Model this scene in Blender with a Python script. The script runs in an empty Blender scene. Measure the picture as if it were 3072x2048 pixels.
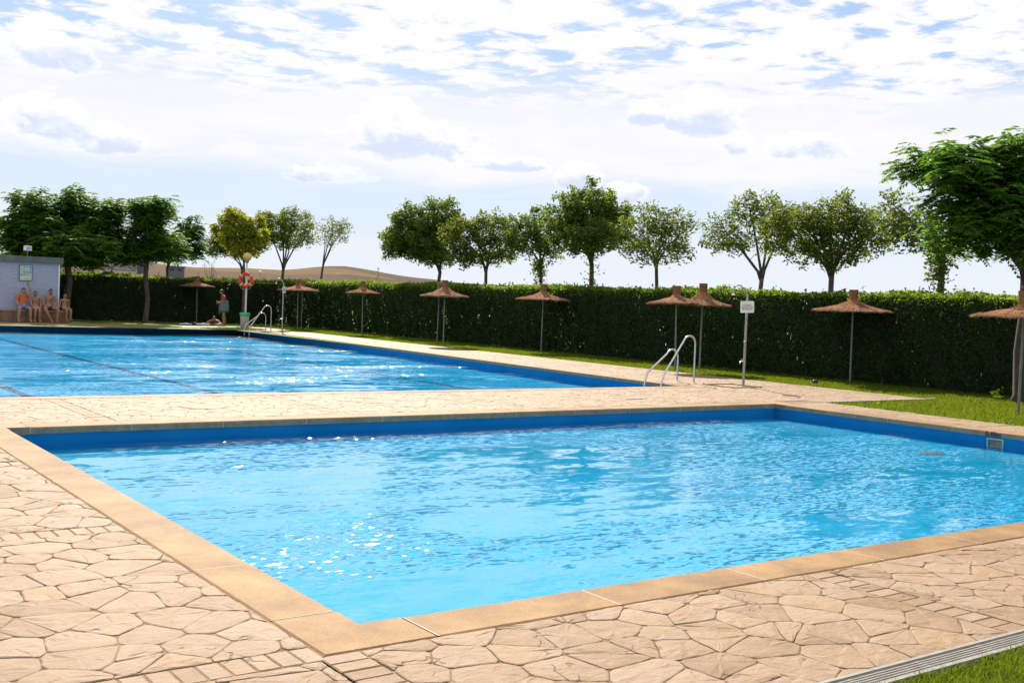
import bpy, bmesh, math, random
import numpy as np
from mathutils import Vector, Matrix

# ------------------------------------------------------------------ camera, world, sun, exposure
SC = bpy.context.scene
COL = SC.collection
R_ = math.radians
YAW, PITCH, ROLL = R_(35.774), R_(2.0737), R_(2.3391)
CAM_H = 1.6
fwd = Vector((math.sin(YAW)*math.cos(PITCH), math.cos(YAW)*math.cos(PITCH), -math.sin(PITCH)))
rgt = Vector((math.cos(YAW), -math.sin(YAW), 0))
upv = rgt.cross(fwd)
r2 = rgt*math.cos(ROLL) + upv*math.sin(ROLL)
u2 = -rgt*math.sin(ROLL) + upv*math.cos(ROLL)
cam_data = bpy.data.cameras.new('camera')
cam_data.sensor_width = 36.0
cam_data.lens = 36.0*3300.84/3072.0
cam_data.clip_start = 0.05
cam_data.clip_end = 12000
cam = bpy.data.objects.new('camera', cam_data)
COL.objects.link(cam)
cam.matrix_world = Matrix(((r2.x, u2.x, -fwd.x, 0), (r2.y, u2.y, -fwd.y, 0), (r2.z, u2.z, -fwd.z, CAM_H), (0, 0, 0, 1)))
SC.camera = cam

SUN_AZ, SUN_EL = R_(22.5), R_(38.0)          # azimuth clockwise from +Y
sun_dir = Vector((math.sin(SUN_AZ)*math.cos(SUN_EL), math.cos(SUN_AZ)*math.cos(SUN_EL), math.sin(SUN_EL)))
sl = bpy.data.lights.new('sun', 'SUN')
sl.energy = 5.0
sl.angle = R_(0.5)
sl.color = (1.0, 0.90, 0.76)
so = bpy.data.objects.new('sun', sl)
COL.objects.link(so)
so.rotation_euler = sun_dir.to_track_quat('Z', 'Y').to_euler()
so.location = (0, 0, 40)

SC.view_settings.view_transform = 'Standard'
SC.view_settings.look = 'None'
SC.view_settings.exposure = 0.95
SC.view_settings.gamma = 1.0
SC.view_settings.use_curve_mapping = False
SC.render.engine = 'CYCLES'
SC.cycles.use_denoising = True
SC.cycles.use_adaptive_sampling = True
SC.cycles.adaptive_threshold = 0.02
SC.cycles.max_bounces = 6
SC.cycles.diffuse_bounces = 3
SC.cycles.glossy_bounces = 3
SC.cycles.transparent_max_bounces = 10
SC.cycles.sample_clamp_indirect = 6.0


class NT:
    """small node-tree helper"""
    def __init__(self, tree):
        self.t = tree
        tree.nodes.clear()

    def n(self, typ, ins=None, **kw):
        nd = self.t.nodes.new(typ)
        for k, v in kw.items():
            setattr(nd, k, v)
        if ins:
            for k, v in ins.items():
                s = nd.inputs[k]
                if isinstance(v, bpy.types.NodeSocket):
                    self.t.links.new(v, s)
                elif v is not None:
                    if isinstance(v, tuple) and len(v) == 3 and s.type == 'RGBA':
                        v = v + (1,)
                    s.default_value = v
        return nd

    def math(self, op, a, b=None, c=None, clamp=False):
        nd = self.t.nodes.new('ShaderNodeMath')
        nd.operation = op
        nd.use_clamp = clamp
        for i, v in enumerate((a, b, c)):
            if v is None:
                continue
            if isinstance(v, bpy.types.NodeSocket):
                self.t.links.new(v, nd.inputs[i])
            else:
                nd.inputs[i].default_value = v
        return nd.outputs[0]

    def ramp(self, fac, stops, interp='LINEAR'):
        nd = self.t.nodes.new('ShaderNodeValToRGB')
        nd.color_ramp.interpolation = interp
        el = nd.color_ramp.elements
        while len(el) < len(stops):
            el.new(0.5)
        for e, (p, c) in zip(el, stops):
            e.position = p
            if not isinstance(c, (tuple, list)):
                c = (c, c, c)
            e.color = tuple(c)[:3] + (1,)
        self.t.links.new(fac, nd.inputs[0])
        return nd.outputs[0]

    def mix(self, fac, a, b, blend='MIX'):
        nd = self.t.nodes.new('ShaderNodeMix')
        nd.data_type = 'RGBA'
        nd.blend_type = blend
        for idx, v in ((0, fac), (6, a), (7, b)):
            if isinstance(v, bpy.types.NodeSocket):
                self.t.links.new(v, nd.inputs[idx])
            else:
                if idx and len(v) == 3:
                    v = tuple(v) + (1,)
                nd.inputs[idx].default_value = v
        return nd.outputs[2]

    def smooth(self, v, lo, hi):
        nd = self.t.nodes.new('ShaderNodeMapRange')
        nd.interpolation_type = 'SMOOTHSTEP'
        for i, x in enumerate((v, lo, hi, 0.0, 1.0)):
            if isinstance(x, bpy.types.NodeSocket):
                self.t.links.new(x, nd.inputs[i])
            else:
                nd.inputs[i].default_value = x
        return nd.outputs[0]

    def noise(self, vec, scale, detail=4, rough=0.55, dist=0.0):
        return self.n('ShaderNodeTexNoise', {'Vector': vec, 'Scale': scale, 'Detail': detail, 'Roughness': rough, 'Distortion': dist}).outputs['Fac']


# ---- sky: Nishita sky with broken high cloud and a few cumulus, in world directions
world = bpy.data.worlds.new('World')
SC.world = world
world.use_nodes = True
W = NT(world.node_tree)
SKY_STRENGTH = 0.055
sky = W.n('ShaderNodeTexSky', sky_type='NISHITA', sun_disc=False, sun_elevation=SUN_EL, sun_rotation=SUN_AZ, air_density=1.0, dust_density=1.3, ozone_density=2.0)
tc = W.n('ShaderNodeTexCoord')
dirv = tc.outputs['Generated']
sep = W.n('ShaderNodeSeparateXYZ', {0: dirv})
dz = W.math('MAXIMUM', sep.outputs[2], 0.0)
# elevation and azimuth in degrees
az = W.math('ARCTAN2', sep.outputs[0], sep.outputs[1])
azd = W.math('MULTIPLY', az, 180/math.pi)
eld = W.math('MULTIPLY', W.math('ARCSINE', sep.outputs[2]), 180/math.pi)
# high broken cloud (a flat layer seen in perspective)
den = W.math('ADD', dz, 0.035)
px = W.math('DIVIDE', sep.outputs[0], den)
py = W.math('DIVIDE', sep.outputs[1], den)
plane = W.n('ShaderNodeCombineXYZ', {0: px, 1: py, 2: 3.7}).outputs[0]
n1 = W.noise(plane, 6.4, 10, 0.60, 0.3)
n2 = W.noise(plane, 1.5, 3, 0.5, 0.2)
cov = W.math('ADD', W.math('MULTIPLY', n1, 0.70), W.math('MULTIPLY', n2, 0.42))
veil = W.smooth(cov, 0.475, 0.585)
# colours in sky units (before SKY_STRENGTH)
blue = W.mix(0.80, sky.outputs[0], (4.3, 6.1, 9.2))
alto = W.mix(veil, blue, (9.6, 9.5, 9.75))
# milky haze below the broken cloud, faintly streaked
st = W.n('ShaderNodeCombineXYZ', {0: W.math('MULTIPLY', azd, 0.10), 1: W.math('MULTIPLY', eld, 0.55), 2: 1.3}).outputs[0]
hs = W.noise(st, 1.0, 6, 0.6, 0.5)
haze_c = W.mix(W.smooth(hs, 0.35, 0.65), (8.65, 8.7, 9.35), (9.25, 9.15, 9.5))
wob0 = W.math('MULTIPLY', W.math('SUBTRACT', hs, 0.5), 5.0)
wA = W.smooth(W.math('ADD', eld, wob0), 9.0, 12.6)
base = W.mix(wA, haze_c, alto)
# clearer bluish band low down, paler again at the horizon
lowb = W.math('MULTIPLY', W.smooth(W.math('ADD', eld, wob0), 7.6, 5.4), 0.8)
base = W.mix(lowb, base, (6.6, 7.9, 9.4))
pale = W.math('MULTIPLY', W.smooth(W.math('ADD', eld, W.math('MULTIPLY', wob0, 1.2)), 4.4, 2.2), 0.65)
base = W.mix(pale, base, (8.5, 8.75, 9.6))
# cumulus: (azimuth deg, elevation of base deg, half width deg, height deg)
cn = W.n('ShaderNodeCombineXYZ', {0: W.math('MULTIPLY', azd, 0.72), 1: W.math('MULTIPLY', eld, 1.25), 2: 0.0}).outputs[0]
cn1 = W.noise(cn, 0.55, 8, 0.62, 0.15)
cn2 = W.noise(cn, 2.1, 6, 0.62, 0.2)
wob = W.math('ADD', W.math('MULTIPLY', W.math('SUBTRACT', cn1, 0.5), 2.3), W.math('MULTIPLY', W.math('SUBTRACT', cn2, 0.5), 0.9))
wob2 = W.math('SUBTRACT', W.noise(cn, 0.9, 6, 0.6, 0.3), 0.5)
CLOUDS = [(30.2, 7.7, 5.0, 1.9), (28.8, 7.9, 2.4, 3.0), (45.4, 9.3, 2.7, 2.1), (42.2, 9.6, 1.3, 1.1), (50.3, 8.0, 2.5, 1.3), (46.9, 8.1, 1.1, 1.0),
          (12.6, 7.3, 2.5, 2.2), (15.4, 6.7, 2.1, 1.5), (38.8, 6.3, 1.5, 1.4), (41.2, 5.5, 1.7, 1.1), (26.0, 5.9, 2.8, 0.9),
          (12.6, 10.5, 2.8, 1.8), (17.6, 12.2, 1.5, 0.9), (35.0, 6.9, 2.9, 0.7), (63.0, 7.5, 4.0, 2.2), (-4.0, 8.0, 4.0, 2.4), (90.0, 9.0, 5.0, 2.6),
          (-50.0, 7.5, 5.0, 2.4), (150.0, 8.0, 5.0, 2.3), (-130.0, 8.0, 5.0, 2.2)]
qmin, num, dsum = 50.0, 0.0, 1e-5
for (ca, ce, hw, hh) in CLOUDS:
    dx = W.math('MULTIPLY_ADD', azd, 1.0/hw, -ca/hw)
    dy = W.math('MULTIPLY_ADD', eld, 1.0/hh, -ce/hh)
    dyc = W.math('MAXIMUM', dy, W.math('MULTIPLY', dy, -2.2))      # flat base: falls off fast below, slowly above
    q = W.math('MULTIPLY_ADD', dx, dx, W.math('MULTIPLY', dyc, dyc))
    wgt = W.math('EXPONENT', W.math('MULTIPLY', q, -2.2))           # overlapping clouds share one soft base
    num = W.math('MULTIPLY_ADD', wgt, dy, num)
    dsum = W.math('ADD', wgt, dsum)
    qmin = W.math('MINIMUM', q, qmin)
dysel = W.math('DIVIDE', num, dsum)
v = W.math('ADD', W.math('SUBTRACT', 0.85, qmin), wob)
m = W.math('MULTIPLY', W.smooth(v, 0.10, 0.55), W.smooth(dysel, -0.62, -0.10))
# white sunlit tops, bluish grey bases
sh = W.math('MULTIPLY', W.smooth(W.math('MULTIPLY_ADD', wob2, 1.7, dysel), 0.62, -0.12), W.smooth(v, 0.15, 0.7))
col = W.mix(m, base, W.mix(sh, (10.2, 10.15, 10.1), (6.9, 7.6, 9.3)))
bg = W.n('ShaderNodeBackground', {'Color': col, 'Strength': SKY_STRENGTH})
world.cycles.sampling_method = 'MANUAL'
world.cycles.sample_map_resolution = 256
wo = W.n('ShaderNodeOutputWorld', {'Surface': bg.outputs[0]})

# ------------------------------------------------------------------ helpers
RNG = np.random.default_rng(7)
random.seed(11)


def new_mat(name):
    m = bpy.data.materials.new(name)
    m.use_nodes = True
    return m, NT(m.node_tree)


def finish(t, surf):
    t.n('ShaderNodeOutputMaterial', {'Surface': surf})


def simple(name, colr, rough=0.6, metal=0.0, var=0.12, scale=6.0, bump=0.0, bscale=40.0, spec=0.4, coord='Object'):
    """principled with noise-driven colour variation and optional fine relief"""
    m, t = new_mat(name)
    tcn = t.n('ShaderNodeTexCoord').outputs[coord]
    nz = t.noise(tcn, scale, 5, 0.6)
    lo = tuple(c*(1-var) for c in colr)
    hi = tuple(min(1, c*(1+var)) for c in colr)
    c = t.ramp(nz, [(0.3, lo), (0.7, hi)])
    ins = {'Base Color': c, 'Roughness': rough, 'Metallic': metal, 'Specular IOR Level': spec}
    if bump:
        b = t.n('ShaderNodeBump', {'Height': t.noise(tcn, bscale, 4, 0.6), 'Strength': 0.6, 'Distance': bump})
        ins['Normal'] = b.outputs[0]
    p = t.n('ShaderNodeBsdfPrincipled', ins)
    finish(t, p.outputs[0])
    return m


def tag(o, label=None, cat=None, group=None, kind=None):
    if label: o['label'] = label
    if cat: o['category'] = cat
    if group: o['group'] = group
    if kind: o['kind'] = kind
    return o


def empty(name, loc=(0, 0, 0), rz=0.0, label=None, cat=None, group=None):
    o = bpy.data.objects.new(name, None)
    COL.objects.link(o)
    o.location = loc
    o.rotation_euler = (0, 0, rz)
    o.empty_display_size = 0.1
    return tag(o, label, cat, group)


def link(name, me, mat, parent=None):
    o = bpy.data.objects.new(name, me)
    COL.objects.link(o)
    if mat is not None and not me.materials:
        me.materials.append(mat)
    if parent is not None:
        o.parent = parent
    return o


def copy_tree(o, parent=None):
    c = o.copy()
    COL.objects.link(c)
    c.parent = parent
    for ch in list(o.children):
        copy_tree(ch, c)
    return c


class MB:
    """collects simple shapes into one mesh"""
    def __init__(self):
        self.v, self.f = [], []

    def add(self, vs, fs):
        o = len(self.v)
        self.v += [tuple(x) for x in vs]
        self.f += [tuple(i+o for i in f) for f in fs]
        return self

    def box(self, c, s, rz=0.0, bevel=0.0):
        x, y, z = s[0]/2, s[1]/2, s[2]/2
        if bevel <= 0:
            vs = [(-x, -y, -z), (x, -y, -z), (x, y, -z), (-x, y, -z), (-x, -y, z), (x, -y, z), (x, y, z), (-x, y, z)]
            fs = [(0, 3, 2, 1), (4, 5, 6, 7), (0, 1, 5, 4), (1, 2, 6, 5), (2, 3, 7, 6), (3, 0, 4, 7)]
        else:
            b = bevel
            vs, fs = [], []
            for zz, k in ((-z, 0.0), (z-b, 0.0), (z, b)):
                vs += [(-x+k, -y+k, zz), (x-k, -y+k, zz), (x-k, y-k, zz), (-x+k, y-k, zz)]
            fs = [(0, 3, 2, 1), (8, 9, 10, 11)]
            for L in (0, 4):
                for i in range(4):
                    j = (i+1) % 4
                    fs.append((L+i, L+j, L+4+j, L+4+i))
        ca, sa = math.cos(rz), math.sin(rz)
        vs = [(c[0]+a*ca-b_*sa, c[1]+a*sa+b_*ca, c[2]+d) for a, b_, d in vs]
        return self.add(vs, fs)

    def tube(self, pts, rad, n=8, cap=True):
        pts = [Vector(p) for p in pts]
        if not isinstance(rad, (list, tuple)):
            rad = [rad]*len(pts)
        rings = []
        prev = None
        for i, p in enumerate(pts):
            d = (pts[min(i+1, len(pts)-1)]-pts[max(i-1, 0)])
            if d.length < 1e-9: d = Vector((0, 0, 1))
            d.normalize()
            if prev is None:
                a = Vector((1, 0, 0)) if abs(d.x) < 0.8 else Vector((0, 1, 0))
                a = (a-d*a.dot(d)).normalized()
            else:
                a = (prev-d*prev.dot(d))
                a = a.normalized() if a.length > 1e-6 else Vector((1, 0, 0))
            prev = a
            b = d.cross(a)
            rings.append([p+(a*math.cos(2*math.pi*k/n)+b*math.sin(2*math.pi*k/n))*rad[i] for k in range(n)])
        vs = [v for r in rings for v in r]
        fs = []
        for i in range(len(rings)-1):
            for k in range(n):
                fs.append((i*n+k, i*n+(k+1) % n, (i+1)*n+(k+1) % n, (i+1)*n+k))
        if cap:
            fs.append(tuple(range(n))[::-1])
            fs.append(tuple((len(rings)-1)*n+k for k in range(n)))
        return self.add(vs, fs)

    def lathe(self, prof, n=24, c=(0, 0, 0), jit=None):
        vs, fs = [], []
        for i, (r, z) in enumerate(prof):
            for k in range(n):
                a = 2*math.pi*k/n
                rr, zz = r, z
                if jit: rr, zz = jit(i, k, r, z)
                vs.append((c[0]+rr*math.cos(a), c[1]+rr*math.sin(a), c[2]+zz))
        for i in range(len(prof)-1):
            for k in range(n):
                fs.append((i*n+k, i*n+(k+1) % n, (i+1)*n+(k+1) % n, (i+1)*n+k))
        return self.add(vs, fs)

    def ball(self, c, r, n=16, m=10):
        if not isinstance(r, (tuple, list)): r = (r, r, r)
        vs, fs = [], []
        for i in range(m+1):
            th = math.pi*i/m
            for k in range(n):
                a = 2*math.pi*k/n
                vs.append((c[0]+r[0]*math.sin(th)*math.cos(a), c[1]+r[1]*math.sin(th)*math.sin(a), c[2]+r[2]*math.cos(th)))
        for i in range(m):
            for k in range(n):
                fs.append((i*n+k, (i+1)*n+k, (i+1)*n+(k+1) % n, i*n+(k+1) % n))
        return self.add(vs, fs)

    def mesh(self, name, smooth=False):
        me = bpy.data.meshes.new(name)
        me.from_pydata(self.v, [], self.f)
        if smooth:
            me.polygons.foreach_set('use_smooth', [True]*len(me.polygons))
        me.update()
        return me

    def build(self, name, mat, parent=None, smooth=False, auto=None):
        me = self.mesh(name, smooth)
        o = link(name, me, mat, parent)
        if auto is not None:
            me.polygons.foreach_set('use_smooth', [True]*len(me.polygons))
            try:
                me.set_sharp_from_angle(angle=R_(auto))
            except Exception:
                pass
        return o


def quads_mesh(name, V, smooth=False):
    """V: (N,4,3) array -> mesh of N separate quads"""
    V = np.ascontiguousarray(V, dtype=np.float32)
    n = len(V)
    me = bpy.data.meshes.new(name)
    me.vertices.add(n*4)
    me.vertices.foreach_set('co', V.reshape(-1))
    me.loops.add(n*4)
    me.loops.foreach_set('vertex_index', np.arange(n*4, dtype=np.int32))
    me.polygons.add(n)
    me.polygons.foreach_set('loop_start', np.arange(0, n*4, 4, dtype=np.int32))
    me.polygons.foreach_set('loop_total', np.full(n, 4, dtype=np.int32))
    if smooth:
        me.polygons.foreach_set('use_smooth', np.ones(n, dtype=bool))
    me.update(calc_edges=True)
    me.validate()
    return me


def unit(a):
    return a/np.maximum(np.linalg.norm(a, axis=-1, keepdims=True), 1e-9)


def leaf_quads(C, L, Wd, rng, updown=0.35, axis_bias=None):
    """diamond leaves at centres C with random direction; updown: how much the leaf normals lean to vertical"""
    n = len(C)
    a = rng.normal(size=(n, 3))
    a[:, 2] *= 0.7
    if axis_bias is not None: a += axis_bias
    a = unit(a)
    nrm = rng.normal(size=(n, 3))
    nrm[:, 2] += np.sign(rng.normal(size=n)+0.8)*updown*3
    b = unit(np.cross(nrm, a))
    s = (0.7+0.6*rng.random((n, 1)))
    l, w = a*L*0.5*s, b*Wd*0.5*s
    bend = np.cross(a, b)*L*0.08
    return np.stack([C-l, C+w-l*0.15+bend, C+l, C-w-l*0.15+bend], 1)


# ------------------------------------------------------------------ materials
def foliage(name, c1, c2, trans=0.45, tcol=None, rough=0.55, c3=None):
    m, t = new_mat(name)
    g = t.n('ShaderNodeNewGeometry')
    rnd = g.outputs['Random Per Island']
    tcn = t.n('ShaderNodeTexCoord').outputs['Object']
    big = t.noise(tcn, 0.9, 3, 0.6)
    f = t.math('ADD', t.math('MULTIPLY', rnd, 0.55), t.math('MULTIPLY', big, 0.45))
    stops = [(0.2, c1), (0.72, c2)]
    if c3: stops.append((0.9, c3))
    c = t.ramp(f, stops)
    p = t.n('ShaderNodeBsdfPrincipled', {'Base Color': c, 'Roughness': rough, 'Specular IOR Level': 0.12})
    tcl = t.mix(0.6, c, tcol or (c2[0]*1.6, c2[1]*1.7, c2[2]*0.7))
    tr = t.n('ShaderNodeBsdfTranslucent', {'Color': tcl})
    mx = t.n('ShaderNodeMixShader', {0: trans, 1: p.outputs[0], 2: tr.outputs[0]})
    finish(t, mx.outputs[0])
    return m


M = {}
M['hedge'] = foliage('hedge_leaf', (0.009, 0.026, 0.008), (0.022, 0.056, 0.012), 0.28, (0.15, 0.29, 0.02), c3=(0.045, 0.050, 0.014))
M['hedge_lit'] = foliage('hedge_leaf_sunlit', (0.045, 0.095, 0.012), (0.095, 0.165, 0.016), 0.5, (0.34, 0.50, 0.02))  # sunlight along the hedge top put into a lighter leaf colour
M['hedge_core'] = simple('hedge_inner_twigs', (0.020, 0.026, 0.012), 0.9, var=0.4, scale=9)
M['olive'] = foliage('olive_green_leaf', (0.044, 0.072, 0.014), (0.096, 0.134, 0.022), 0.48, (0.27, 0.33, 0.03), c3=(0.15, 0.130, 0.02))
M['midgreen'] = foliage('mid_green_leaf', (0.038, 0.074, 0.014), (0.092, 0.142, 0.022), 0.48, (0.24, 0.35, 0.03))
M['pinnate'] = foliage('pinnate_leaf', (0.026, 0.072, 0.012), (0.064, 0.146, 0.018), 0.50, (0.21, 0.44, 0.02))
M['yellowleaf'] = foliage('yellowing_leaf', (0.115, 0.155, 0.015), (0.25, 0.27, 0.02), 0.45, (0.5, 0.52, 0.03), c3=(0.30, 0.20, 0.02))
M['paleleaf'] = foliage('pale_weed_leaf', (0.10, 0.12, 0.06), (0.16, 0.17, 0.09), 0.3)
M['darkbark'] = simple('dark_bark', (0.045, 0.034, 0.027), 0.9, var=0.45, scale=7, bump=0.01, bscale=18)
M['bark'] = simple('bark', (0.085, 0.062, 0.048), 0.9, var=0.45, scale=7, bump=0.01, bscale=18)
M['grassblade'] = foliage('grass_blade', (0.046, 0.086, 0.006), (0.100, 0.146, 0.008), 0.42, (0.27, 0.34, 0.012), c3=(0.16, 0.125, 0.025))
M['steel'] = simple('brushed_steel', (0.62, 0.61, 0.58), 0.22, metal=1.0, var=0.12, scale=30)
M['galv'] = simple('galvanised_pole', (0.32, 0.315, 0.29), 0.5, metal=0.55, var=0.18, scale=12)
M['umbpole'] = simple('grey_painted_pole', (0.16, 0.17, 0.15), 0.6, metal=0.2, var=0.25, scale=10)
M['white'] = simple('white_paint', (0.72, 0.71, 0.66), 0.5, var=0.06)
M['whiteplastic'] = simple('white_plastic', (0.24, 0.225, 0.195), 0.5, var=0.2, scale=14)
M['black'] = simple('black_paint', (0.02, 0.018, 0.018), 0.5, var=0.2)
M['darkplastic'] = simple('dark_plastic', (0.03, 0.03, 0.03), 0.5, var=0.2)
M['concrete'] = simple('grey_green_concrete', (0.115, 0.135, 0.110), 0.85, var=0.25, scale=3, bump=0.004)
M['grout'] = simple('pale_grout', (0.38, 0.33, 0.26), 0.9, var=0.15, scale=20)
M['globe'] = simple('yellowed_lamp_globe', (0.62, 0.46, 0.17), 0.3, var=0.06)
M['buoy'] = simple('orange_red_buoy', (0.62, 0.06, 0.015), 0.4, var=0.1)
M['rope'] = simple('pale_rope', (0.5, 0.46, 0.38), 0.9, var=0.1)
M['binbag'] = simple('green_bin_bag', (0.03, 0.42, 0.12), 0.35, var=0.2, scale=9)
M['binmesh'] = simple('white_bin_wire', (0.55, 0.55, 0.5), 0.5, var=0.1)
M['skin'] = simple('tanned_skin', (0.30, 0.145, 0.085), 0.5, var=0.12, scale=8)
M['skin2'] = simple('light_tanned_skin', (0.36, 0.19, 0.12), 0.5, var=0.12, scale=8)
M['hair'] = simple('dark_hair', (0.016, 0.012, 0.010), 0.55, var=0.3, scale=40)
M['hairb'] = simple('brown_hair', (0.05, 0.030, 0.018), 0.55, var=0.3, scale=40)
M['orangecloth'] = simple('orange_cloth', (0.55, 0.13, 0.035), 0.85, var=0.1)
M['bluecloth'] = simple('blue_cloth', (0.05, 0.16, 0.55), 0.8, var=0.3, scale=12)
M['palecloth'] = simple('white_cloth', (0.58, 0.55, 0.60), 0.85, var=0.25, scale=10)
M['blackcloth'] = simple('black_cloth', (0.015, 0.015, 0.02), 0.85, var=0.3)
M['greencloth'] = simple('grey_green_cloth', (0.13, 0.18, 0.15), 0.85, var=0.2)
M['redcloth'] = simple('red_cloth', (0.42, 0.045, 0.05), 0.85, var=0.15)
M['tealtowel'] = simple('teal_towel', (0.09, 0.16, 0.155), 0.95, var=0.15, scale=14, bump=0.004)


def thatch():
    m, t = new_mat('heather_thatch')
    tcn = t.n('ShaderNodeTexCoord').outputs['Object']
    rnd = t.n('ShaderNodeNewGeometry').outputs['Random Per Island']
    nz = t.noise(tcn, 22, 6, 0.7)
    big = t.noise(tcn, 3.0, 3, 0.6)
    f = t.math('ADD', t.math('ADD', t.math('MULTIPLY', nz, 0.45), t.math('MULTIPLY', rnd, 0.3)), t.math('MULTIPLY', big, 0.3))
    c = t.ramp(f, [(0.25, (0.07, 0.030, 0.016)), (0.5, (0.20, 0.093, 0.045)), (0.8, (0.36, 0.19, 0.10))])
    b = t.n('ShaderNodeBump', {'Height': nz, 'Strength': 0.9, 'Distance': 0.03})
    p = t.n('ShaderNodeBsdfPrincipled', {'Base Color': c, 'Roughness': 0.95, 'Normal': b.outputs[0], 'Specular IOR Level': 0.1})
    finish(t, p.outputs[0])
    return m


M['thatch'] = thatch()


def stone_mat(name, far=False):
    m, t = new_mat(name)
    tcn = t.n('ShaderNodeTexCoord').outputs['Object']
    tone = t.n('ShaderNodeAttribute', attribute_name='tone').outputs['Fac']
    big = t.noise(tcn, 0.7, 4, 0.6)
    mid = t.noise(tcn, 4.5, 6, 0.65, 0.5)
    st = t.n('ShaderNodeMapping', {'Vector': tcn, 'Scale': (6.0, 22.0, 10.0), 'Rotation': (0, 0, 0.35)}).outputs[0]
    streak = t.noise(st, 1.6, 6, 0.7, 0.9)
    fine = t.noise(tcn, 70, 5, 0.7)
    f = t.math('ADD', t.math('ADD', t.math('MULTIPLY', tone, 0.22), t.math('MULTIPLY', big, 0.36)), t.math('MULTIPLY', mid, 0.40))
    c = t.ramp(f, [(0.30, (0.172, 0.100, 0.046)), (0.43, (0.228, 0.146, 0.082)), (0.56, (0.266, 0.182, 0.118)), (0.72, (0.310, 0.228, 0.164))])
    c = t.mix(t.math('MULTIPLY', t.smooth(streak, 0.56, 0.75), 0.4), c, (0.165, 0.105, 0.062))
    blot = t.noise(tcn, 9.0, 7, 0.75, 0.8)
    c = t.mix(t.math('MULTIPLY', t.smooth(blot, 0.50, 0.72), 0.45), c, (0.150, 0.088, 0.045))
    c = t.mix(t.math('MULTIPLY', t.smooth(fine, 0.52, 0.75), 0.30), c, (0.12, 0.08, 0.055))
    c = t.mix(t.math('MULTIPLY', t.smooth(tone, 0.55, 0.95), t.math('MULTIPLY', t.smooth(big, 0.38, 0.6), 0.6)), c, (0.235, 0.132, 0.045))
    # damp and worn stains across many stones
    stain = t.smooth(t.noise(tcn, 0.5, 5, 0.65, 0.7), 0.52, 0.66)
    c = t.mix(t.math('MULTIPLY', stain, 0.42), c, (0.185, 0.108, 0.046))
    # hairline cracks pressed into the faces
    ck = t.math('ABSOLUTE', t.math('SUBTRACT', t.noise(tcn, 2.2, 3, 0.5, 0.5), 0.5))
    ckm = t.math('MULTIPLY', t.smooth(ck, 0.010, 0.002), t.smooth(t.noise(tcn, 3.1, 2, 0.5, 0.0), 0.56, 0.62))
    c = t.mix(t.math('MULTIPLY', ckm, 0.5), c, (0.07, 0.045, 0.03))
    if far:
        vo = t.n('ShaderNodeTexVoronoi', {'Vector': tcn, 'Scale': 2.3}, feature='DISTANCE_TO_EDGE')
        c = t.mix(t.smooth(vo.outputs['Distance'], 0.015, 0.035), (0.10, 0.075, 0.055), c)
    h = t.math('ADD', t.math('MULTIPLY', streak, 0.7), t.math('MULTIPLY', fine, 0.3))
    h = t.math('ADD', h, t.math('MULTIPLY', mid, 1.2))
    h = t.math('SUBTRACT', h, t.math('MULTIPLY', ckm, 0.7))
    b = t.n('ShaderNodeBump', {'Height': h, 'Strength': 0.8, 'Distance': 0.012})
    p = t.n('ShaderNodeBsdfPrincipled', {'Base Color': c, 'Roughness': 0.72, 'Normal': b.outputs[0], 'Specular IOR Level': 0.35})
    finish(t, p.outputs[0])
    return m


M['stone'] = stone_mat('stamped_stone')
M['stonefar'] = stone_mat('stamped_stone_far', True)
M['joint'] = None


def joint_mat():
    m, t = new_mat('stone_joint')
    tcn = t.n('ShaderNodeTexCoord').outputs['Object']
    c = t.ramp(t.noise(tcn, 3.2, 5, 0.7, 0.5), [(0.36, (0.110, 0.074, 0.048)), (0.48, (0.185, 0.126, 0.080)), (0.58, (0.250, 0.170, 0.106))])
    p = t.n('ShaderNodeBsdfPrincipled', {'Base Color': c, 'Roughness': 0.95, 'Specular IOR Level': 0.1})
    finish(t, p.outputs[0])
    return m


M['joint'] = joint_mat()


def coping_mat():
    m, t = new_mat('ochre_coping')
    tcn = t.n('ShaderNodeTexCoord').outputs['Object']
    tone = t.n('ShaderNodeAttribute', attribute_name='tone').outputs['Fac']
    fine = t.noise(tcn, 75, 5, 0.8)
    big = t.noise(tcn, 2.2, 5, 0.65, 0.3)
    f = t.math('ADD', t.math('ADD', t.math('MULTIPLY', fine, 0.50), t.math('MULTIPLY', big, 0.52)), t.math('MULTIPLY', tone, 0.07))
    c = t.ramp(f, [(0.40, (0.095, 0.045, 0.012)), (0.54, (0.200, 0.106, 0.032)), (0.68, (0.31, 0.180, 0.068))])
    b = t.n('ShaderNodeBump', {'Height': t.math('ADD', fine, t.math('MULTIPLY', big, 0.5)), 'Strength': 0.7, 'Distance': 0.004})
    p = t.n('ShaderNodeBsdfPrincipled', {'Base Color': c, 'Roughness': 0.75, 'Normal': b.outputs[0], 'Specular IOR Level': 0.35})
    finish(t, p.outputs[0])
    return m


M['coping'] = coping_mat()
M['copingshade'] = simple('shaded_coping_face', (0.150, 0.160, 0.118), 0.85, var=0.25, scale=9, bump=0.002, bscale=90)  # upright coping faces: shade and bounce light off the water painted as grey-green


def pool_paint(name, c1, c2):
    m, t = new_mat(name)
    tcn = t.n('ShaderNodeTexCoord').outputs['Object']
    nz = t.noise(tcn, 1.3, 5, 0.6)
    c = t.ramp(nz, [(0.3, c1), (0.7, c2)])
    p = t.n('ShaderNodeBsdfPrincipled', {'Base Color': c, 'Roughness': 1.0, 'Specular IOR Level': 0.0})
    finish(t, p.outputs[0])
    return m


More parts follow.
